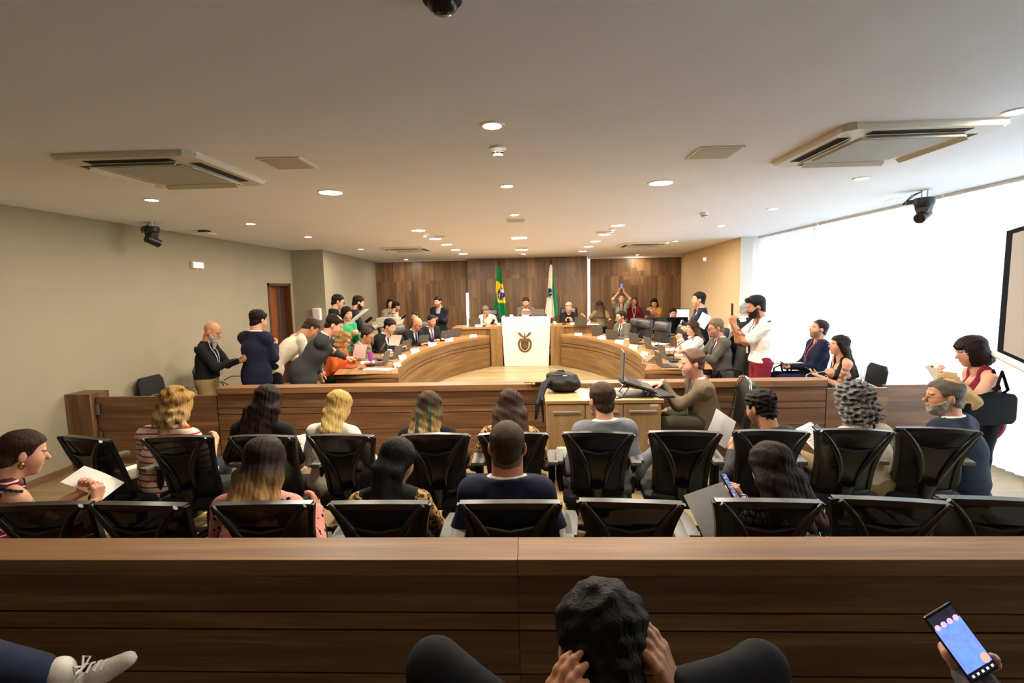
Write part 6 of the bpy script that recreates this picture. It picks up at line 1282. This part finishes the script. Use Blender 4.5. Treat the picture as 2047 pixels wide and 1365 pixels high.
# ------------------------------------------------------------------ things on the cabinet and counter
p = atz(1128, 800, .86); T = thing('backpack', 'black backpack slumped on the oak cabinet and the counter', 'backpack', (p.x, 4.86, .86))
M_bag = cloth('black nylon', '#17171a', .6, bump=.8, scale=10); bp = [ell((0, 0, .085), (.165, .14, .085)), ell((.03, .02, .12), (.13, .11, .075)), ell((.1, -.03, .08), (.085, .09, .075)), ell((-.06, .04, .15), (.09, .07, .04))]
skin_mesh('bag_body', [nets(lambda X: np.maximum(blend(bp, X, .03)+wob(X, 38, .005), -.001-X[:, 2]), _v((-.22, -.2, -.02)), _v((.24, .2, .25)), .008)], M_bag, T)
b = MB(); b.tube([(-.1, -.05, .14), (-.17, -.12, .09), (-.2, -.2, .03), (-.24, -.3, -.06), (-.26, -.31, -.2)], [.028, .034, .034, .026, .012], 8); b.tube([(-.12, -.06, .1), (-.19, -.16, .04), (-.2, -.3, -.02), (-.19, -.315, -.22)], [.02, .02, .014, .008], 8)
b.build('shoulder_straps', M_bag, T, True); b = MB(); b.tube([(-.05, .05, .175), (-.03, .03, .20), (.02, .02, .202), (.04, .02, .185)], .008); b.build('grab_handle', M_bag, T, True); b = MB(); b.tube([(-.1, -.02, .165), (-.05, -.06, .175), (.03, -.07, .185), (.1, -.04, .16)], .004); b.build('zip', mat('olive cord', '#5b5a3a', .7), T, True); b = MB(); b.box((.01, -.088, .165), (.05, -.084, .175)); b.build('white_tag', M_paper, T)
p = atz(1074, 769, CZ); T = thing('power_adapter', 'small black adapter with yellow label on the far counter', 'adapter', (p.x, p.y+.02, CZ), R(-6)); b = MB(); b.box((-.06, -.022, 0), (.06, .022, .028)); b.build('adapter_case', M_blk, T, bevel=.004); b = MB(); b.box((-.055, -.0228, .004), (-.02, -.0218, .024)); b.build('yellow_label', M_tape, T); b = MB(); b.tube([(-.06, 0, .014), (-.1, 0, .02), (-.14, .02, .01)], .005); b.tube([(.06, 0, .014), (.1, -.01, .01), (.17, -.01, .02)], .004); b.build('cable', M_blk, T, True)
# laptop on riser, seen edge on
p = atz(1262, 800, .86); T = thing('laptop_riser', 'black sloping laptop riser on the oak cabinet', 'laptop stand', (p.x+.08, 4.68, .86), R(0)); b = MB(); b.box((-.17, -.15, 0), (.18, .15, .008)); b.build('riser_base', M_blk, T); b = MB(); b.add([(-.15, -.15, .13), (.17, -.15, .03), (.17, .15, .03), (-.15, .15, .13), (-.15, -.15, .145), (.17, -.15, .045), (.17, .15, .045), (-.15, .15, .145)], [(3, 2, 1, 0), (4, 5, 6, 7), (0, 1, 5, 4), (1, 2, 6, 5), (2, 3, 7, 6), (3, 0, 4, 7)]); b.build('riser_plate', M_blk, T)
b = MB()
for q in (-.1, .1): b.tube([(-.13, q, .008), (-.06, q, .1)], .008); b.tube([(.1, q, .008), (.12, q, .05)], .008)
b.build('riser_struts', M_steel, T, True)
L2 = copy_tree(LP); L2['label'] = 'large dark laptop open on the riser, lid seen almost edge on'; del L2['group']
L2.matrix_world = Matrix.Translation(T.location+Vector((.01, 0, .098))) @ Matrix.Rotation(R(17.4), 4, 'Y') @ Matrix.Rotation(R(84), 4, 'Z') @ Matrix.Diagonal((1.12, 1.25, 1.15, 1))
T = thing('keyboard', 'black keyboard in front of the raised laptop, towards the brown suit', 'keyboard', (p.x+.31, 4.68, .862), R(6)); b = MB(); b.box((-.07, -.2, 0), (.075, .2, .016)); b.build('keyboard_body', M_blk, T, bevel=.004); b = MB()
for r in range(5):
    for c in range(16): b.box((-.06+r*.025, -.19+c*.0238, .016), (-.039+r*.025, -.17+c*.0238, .0215))
b.build('keys', M_key, T)
p = atz(1291, 771, CZ); T = thing('computer_mouse', 'black mouse under the hand on the far counter', 'mouse', (p.x+.0, p.y+.01, CZ)); b = MB(); b.sph((0, 0, .0), (.045, .03, .03), 8); b.v = [Vector((v.x, v.y, max(0, v.z))) for v in b.v]; b.build('mouse_body', M_blk, T, True)
p = atz(1246, 806, .86); T = thing('pen', 'dark pen lying on the oak cabinet', 'pen', (p.x, 4.50, .8652), R(40)); b = MB(); b.cyl((-.05, 0, 0), (.05, 0, 0), .005); b.build('barrel', M_blk, T, True)
T = thing('charger_cable', 'thin black charger cable between backpack and cabinet top', 'cable', (0, 0, 0)); b = MB(); P = [atz(1165, 775, CZ+.01), atz(1180, 778, CZ+.02), atz(1175, 770, CZ+.01), atz(1190, 768, CZ+.01)]; b.tube(smooth([tuple(q) for q in P], 5), .004, 6); b.build('cable_run', M_blk, T, True)
# ------------------------------------------------------------------ things held in hands
def gm(P_, off=(0, 0, 0)): return P_['M'] @ Vector(off)
def dirw(P_, d): return P_['M'].to_3x3() @ Vector(d)
def palm(P_, key, k=.09, lift=.02): W_, d_, n_ = P_[key]; return P_['M'] @ Vector(W_+_n(d_)*k*P_['s']+_n(n_)*lift)
def facing(c, P_, up, w=None):
    """plane whose front (+z) looks at the holder's head"""
    h = P_['M'] @ Vector(P_['H']); z = (h-c).normalized(); u = Vector(up); u = (u-z*u.dot(z)).normalized(); x = u.cross(z); M_ = Matrix.Identity(4); M_.col[0][:3] = x; M_.col[1][:3] = u; M_.col[2][:3] = z; M_.translation = c; return M_
M_psc = emis('blue phone screen', '#4a5f8f', .9); M_wsc = emis('pale phone screen', '#c9d4e2', .8)
def mid2(P_, z=.03): return (palm(P_, 'L', .09)+palm(P_, 'R', .09))/2+Vector((0, 0, z))
def pt(px, py, y): return aty(px, py, y)
sheet('white printed sheet read by the bearded person at the left wall', Matrix.Translation(pt(466, 722, 5.98)) @ Matrix.Rotation(R(-70), 4, 'Z') @ Matrix.Rotation(R(28), 4, 'X'), lines=True, group='papers held in hands')
for px, py, dz, l in ((722, 628, 0, 'upper grey printed sheet held by the person in green'), (712, 636, .01, 'lower grey printed sheet held by the person in green')): sheet(l, Matrix.Translation(pt(px, py, 8.2-dz*5)) @ Matrix.Rotation(R(-50), 4, 'Z') @ Matrix.Rotation(R(38), 4, 'X'), .19, .27, lines=True, group='papers held in hands', m_=mat('greyish paper', '#c3c2be', .7))
phone('smartphone of the bearded person in the dark suit', facing(pt(737, 639, 9.0), E7, (.6, 0, .3)), M_wsc); phone('smartphone of the pale pink shirt', facing(pt(806, 634, 12.2), E8, (.6, 0, .4)), M_psc)
sheet('blue folder held open by the person at the wood wall', facing(pt(879, 632, 12.15), E9, (0, .3, 1)), .25, .2, False, name='folder', cat='folder', m_=mat('blue folder', '#3a3f7a', .5))
sheet('pale pink folder standing before the blonde person in orange', Matrix.Translation(pt(720, 702, 7.35)) @ Matrix.Rotation(R(-20), 4, 'Z') @ Matrix.Rotation(R(70), 4, 'X'), .23, .21, False, name='folder', cat='folder', m_=mat('pale pink paper', '#d8b8ae', .7), group='folders')
sheet('white sheets held up by the heavy person in black', facing(pt(790, 680, 8.75), F3, (0, .2, 1)), .2, .24, False, group='papers held in hands')
phone('smartphone of the beige suit', facing(pt(765, 692, 8.05), F2, (.6, 0, .4)), M_psc)
sheet('pinkish papers read by the presiding person', facing(pt(1052, 625, 12.75), G2_, (0, 0, 1)), .26, .14, False, group='papers held in hands', m_=mat('pinkish grey paper', '#a5948e', .7))
phone('smartphone of the grey haired person in black', facing(pt(1136, 640, 12.7), G3_, (0, .2, 1)), M_psc); phone('smartphone of the bowed person in white', facing(pt(985, 643, 12.75), G1_, (.3, .2, 1)), M_psc)
phone('smartphone held high above the grey tee', Matrix.Translation(mid2(H2, .07)) @ Matrix.Rotation(R(90), 4, 'X'), M_psc)
sheet('tablet held by the person in ochre', facing(pt(1293, 625, 13.75), H4, (.6, 0, .3)), .17, .24, False, name='tablet', cat='tablet', m_=mat('dark tablet', '#4a4a66', .3), bend=0)
sheet('white sheets under the arm of the standing navy suit', Matrix.Translation(pt(1406, 641, 8.38)) @ Matrix.Rotation(R(30), 4, 'Y') @ Matrix.Rotation(R(86), 4, 'X'), .17, .24, False, group='papers held in hands')
phone('black smartphone filmed with by the white tee', Matrix.Translation(mid2(I6, .09)) @ Matrix.Rotation(R(84), 4, 'Z') @ Matrix.Rotation(R(90), 4, 'X'), M_psc); phone('black smartphone of the navy suit by the blinds', facing(mid2(K1, .03), K1, (-.6, 0, .5)))
phone('pale tablet-like phone of the strapless dress', facing(palm(K2, 'L', .1, .015), K2, (-1, 0, .2)), M_wsc, .08, .16); phone('white smartphone of the person with the black bag', facing(pt(1868, 745, 4.15), D1, (-.8, 0, .3)), M_wsc, body=M_paper)
phone('smartphone with dark screen above the curly grey hair person\'s lap', facing(pt(1643, 864, 3.9), A8, (-.4, .5, .6)), mat('dark green screen', '#2f3c3a', .2))
sheet('white sheets on the lap of the cream jumper', facing(pt(1632, 880, 4.0), A8, (-.5, 1, 0)), group='papers held in hands'); sheet('white sheet held beside the charcoal polo', Matrix.Translation(pt(1441, 856, 3.85)) @ Matrix.Rotation(R(35), 4, 'Y') @ Matrix.Rotation(R(60), 4, 'X'), .19, .25, False, group='papers held in hands')
sheet('white printed sheets on the lap of the long dark hair person', facing(pt(604, 893, 4.0), A2, (0, 1, .2)), .24, .3, group='papers held in hands'); sheet('white sheet lying on the empty chair nearest the left wall', Matrix.Translation(pt(268, 940, 3.75)) @ Matrix.Rotation(R(70), 4, 'Z'), .21, .297, False, bend=.02, group='papers held in hands')
M_chat, t_, b_ = newmat('chat screen'); N = t_.nodes.new; tc = N('ShaderNodeTexCoord'); mp = N('ShaderNodeMapping'); mp.inputs['Scale'].default_value = (12, 90, 1); no = N('ShaderNodeTexNoise'); no.inputs['Scale'].default_value = 1.5; cr = N('ShaderNodeValToRGB'); cr.color_ramp.elements[0].position = .45; cr.color_ramp.elements[0].color = (*srgb('#2b3a63'), 1); cr.color_ramp.elements[1].position = .6; cr.color_ramp.elements[1].color = (*srgb('#8fa0c8'), 1)
for a, c in ((tc.outputs['Object'], mp.inputs[0]), (mp.outputs[0], no.inputs[0]), (no.outputs[0], cr.inputs[0]), (cr.outputs[0], b_.inputs['Emission Color'])): t_.links.new(a, c)
b_.inputs['Emission Strength'].default_value = .8; b_.inputs['Base Color'].default_value = (0, 0, 0, 1)
phone('smartphone with lit chat held up by the net print top', facing(pt(1460, 972, 2.68), B4, (-.35, .5, .85)), M_chat)
sheet('grey folder on the lap of the net print top', Matrix.Translation(pt(1432, 1030, 2.55)) @ Matrix.Rotation(R(-20), 4, 'Y') @ Matrix.Rotation(R(48), 4, 'X'), .22, .30, False, name='folder', cat='folder', m_=mat('grey folder', '#8b8988', .6), group='folders')
sheet('white sheet held by the person in burgundy stripes', Matrix.Translation(pt(186, 964, 2.95)) @ Matrix.Rotation(R(24), 4, 'Y') @ Matrix.Rotation(R(20), 4, 'X') @ Matrix.Rotation(R(90), 4, 'Z'), .16, .28, False, group='papers held in hands')
# black shoulder bag and beige jacket of the standing person
p = aty(1968, 812, 4.05); T = thing('shoulder_bag', 'large black shoulder bag hanging from the person in maroon', 'bag', p, R(12)); b = MB(); prof = [(-.26, -.12), (-.24, -.145), (.22, -.15), (.26, -.12), (.255, .06), (.23, .095), (.1, .11), (-.12, .10), (-.22, .04)]
b.prism(prof, -.055, .055, Matrix.Rotation(R(90), 4, 'X')); b.build('bag_body', cloth('navy black canvas', '#06070a', .95), T, True, bevel=.022); sh_ = D1['M'] @ Vector(D1['SL']); a_ = Matrix.Rotation(R(-12), 4, 'Z') @ (sh_-p+Vector((.02, -.045, .0)))
b = MB()
for s_ in (-.03, .03): b.tube([(-.15, s_, .09), (a_.x-.06, a_.y+s_, a_.z*.6), (a_.x-.01, a_.y+s_, a_.z+.075), (a_.x+.06, a_.y+s_, a_.z*.65), (.12, s_, .1)], .012, 8)
b.build('bag_strap', MATS['navy black canvas'], T, True); b = MB(); b.tube([(.25, 0, .03), (.275, 0, .02), (.27, 0, -.02)], .008); b.build('strap_ring', M_blk, T, True)
W_ = D1['M'] @ Vector(D1['L'][0]); E_w = D1['M'] @ Vector(D1['AL'][0]); T = thing('folded_jacket', 'beige jacket folded over the arm beside the black bag', 'jacket', (W_+E_w)/2); q = (E_w-W_).normalized()
jp = [cone(-q*.12, q*.12, .062, .06), cone(q*.02+Vector((0, 0, -.02)), q*.06+Vector((-.03, -.02, -.26)), .05, .045), cone(-q*.08, -q*.04+Vector((0, 0, -.2)), .045, .04)]
skin_mesh('jacket_cloth', [nets(lambda X: blend(jp, X, .04)+wob(X, 40, .006), _v((-.25, -.25, -.4)), _v((.25, .25, .15)), .01)], cloth('beige cloth', '#b39868', .85, bump=.8), T)
# person at the right edge with lit phone, person at the left edge with sneaker
C2 = person('person at the right bottom edge in a grey sleeve, holding a lit smartphone', Vector((1.36, 1.02, 1.26)), 1.02, 22, seat=.45, lean=8, hp=(22, 0, 0), s=1.0, hair=('short', dict(th=.02)), hc=('#110e0f',), skin='l', top='shirt', sleeve=1, tm=C_('grey jumper', '#5e5b60'), legs=denim, L=dict(tw=aty(1940, 1350, 1.13), n=(-.8, -.38, .45), d=(-.35, .2, 1), curl=.75, pole=(-1, -.2, -.6)), knees=((-.13, .40, .50), (.13, .42, .5)), feet=((-.13, .36, .07), (.13, .36, .07)))
M_feed, t_, b_ = newmat('blue feed screen'); N = t_.nodes.new; tc = N('ShaderNodeTexCoord'); sp = N('ShaderNodeSeparateXYZ'); cr = N('ShaderNodeValToRGB'); mr = N('ShaderNodeMapRange'); mr.inputs[1].default_value = -.075; mr.inputs[2].default_value = .075; no = N('ShaderNodeTexNoise'); no.inputs['Scale'].default_value = 60; mx = N('ShaderNodeMix'); mx.data_type = 'RGBA'; mx.blend_type = 'OVERLAY'; mx.inputs[0].default_value = .5
cr.color_ramp.interpolation = 'CONSTANT'; cr.color_ramp.elements[0].color = (.004, .004, .01, 1); e = cr.color_ramp.elements[1]; e.position = .13; e.color = (*srgb('#5a74e8'), 1); e = cr.color_ramp.elements.new(.80); e.color = (.01, .01, .02, 1)
for a, c in ((tc.outputs['Object'], sp.inputs[0]), (sp.outputs[1], mr.inputs[0]), (mr.outputs[0], cr.inputs[0]), (tc.outputs['Object'], no.inputs['Vector']), (cr.outputs[0], mx.inputs[6]), (no.outputs['Color'], mx.inputs[7]), (mx.outputs[2], b_.inputs['Emission Color'])): t_.links.new(a, c)
b_.inputs['Emission Strength'].default_value = 1.3; b_.inputs['Base Color'].default_value = (0, 0, 0, 1)
c = pt(1922, 1284, 1.07); Mp = facing(c, C2, (-.5, .5, .7)); vx = MC @ Vector((.86, .52, 0)); vy = MC @ Vector((-.55, .82, -.25)); Mp = frame_m(c, vx, vy); Tp = phone('smartphone with bright blue screen at the right bottom corner', Mp, M_feed, .07, .15)
b = MB()
for k in range(4): b.cyl((-.024+k*.0155, .046, .0008), (-.024+k*.0155, .046, .0014), .0062, n=16)
b.build('story_icons', emis('story icons', '#c9a0c0', .9), Tp)
b = MB()
for k in range(5): b.box((-.026+k*.012, -.066, .0008), (-.021+k*.012, -.061, .0013))
b.build('menu_icons', emis('menu icons', '#dfe3ea', .9), Tp); b = MB(); b.sph((.022, -.045, .001), (.009, .011, .0006), 8); b.build('video_bubble', emis('video bubble', '#d99a86', .9), Tp)
C3 = person('person outside the left edge, only a leg in dark jeans and a white sneaker showing', Vector((-1.74, 1.0, 1.3)), 1.0, -75, seat=.45, lean=4, s=1.0, hair=('short', {}), hc=('#1a1412',), skin='l', top='shirt', sleeve=1, tm=C_('navy shirt', '#1c2436'), legs=C_('blue jeans', '#222c40'), shoes=mat('white sneaker leather', '#d8d2c6', .55, var=.06, scale=60), knees=((-.28, .12, .86), (.1, .44, .5)), feet=((-.33, .43, .67), (.1, .42, .07)), fp=.42, cuff=.80)
rt = C3['root']; t0 = Vector((-.33, .43, .67)); b = MB()
for i in range(5): y_ = .045+i*.02; z_ = .018-i*.007+.42*y_; b.tube([t0+Vector((-.024, y_, z_-.01)), t0+Vector((0, y_+.004, z_+.004)), t0+Vector((.024, y_, z_-.01))], .0038, 6)
for s_ in (-1, 1): b.tube([t0+Vector((0, .045, .036)), t0+Vector((s_*.025, .035, .055)), t0+Vector((s_*.04, .045, .04)), t0+Vector((0, .05, .036))], .0035, 6)
b.build('shoelaces', M_plast, rt, True)
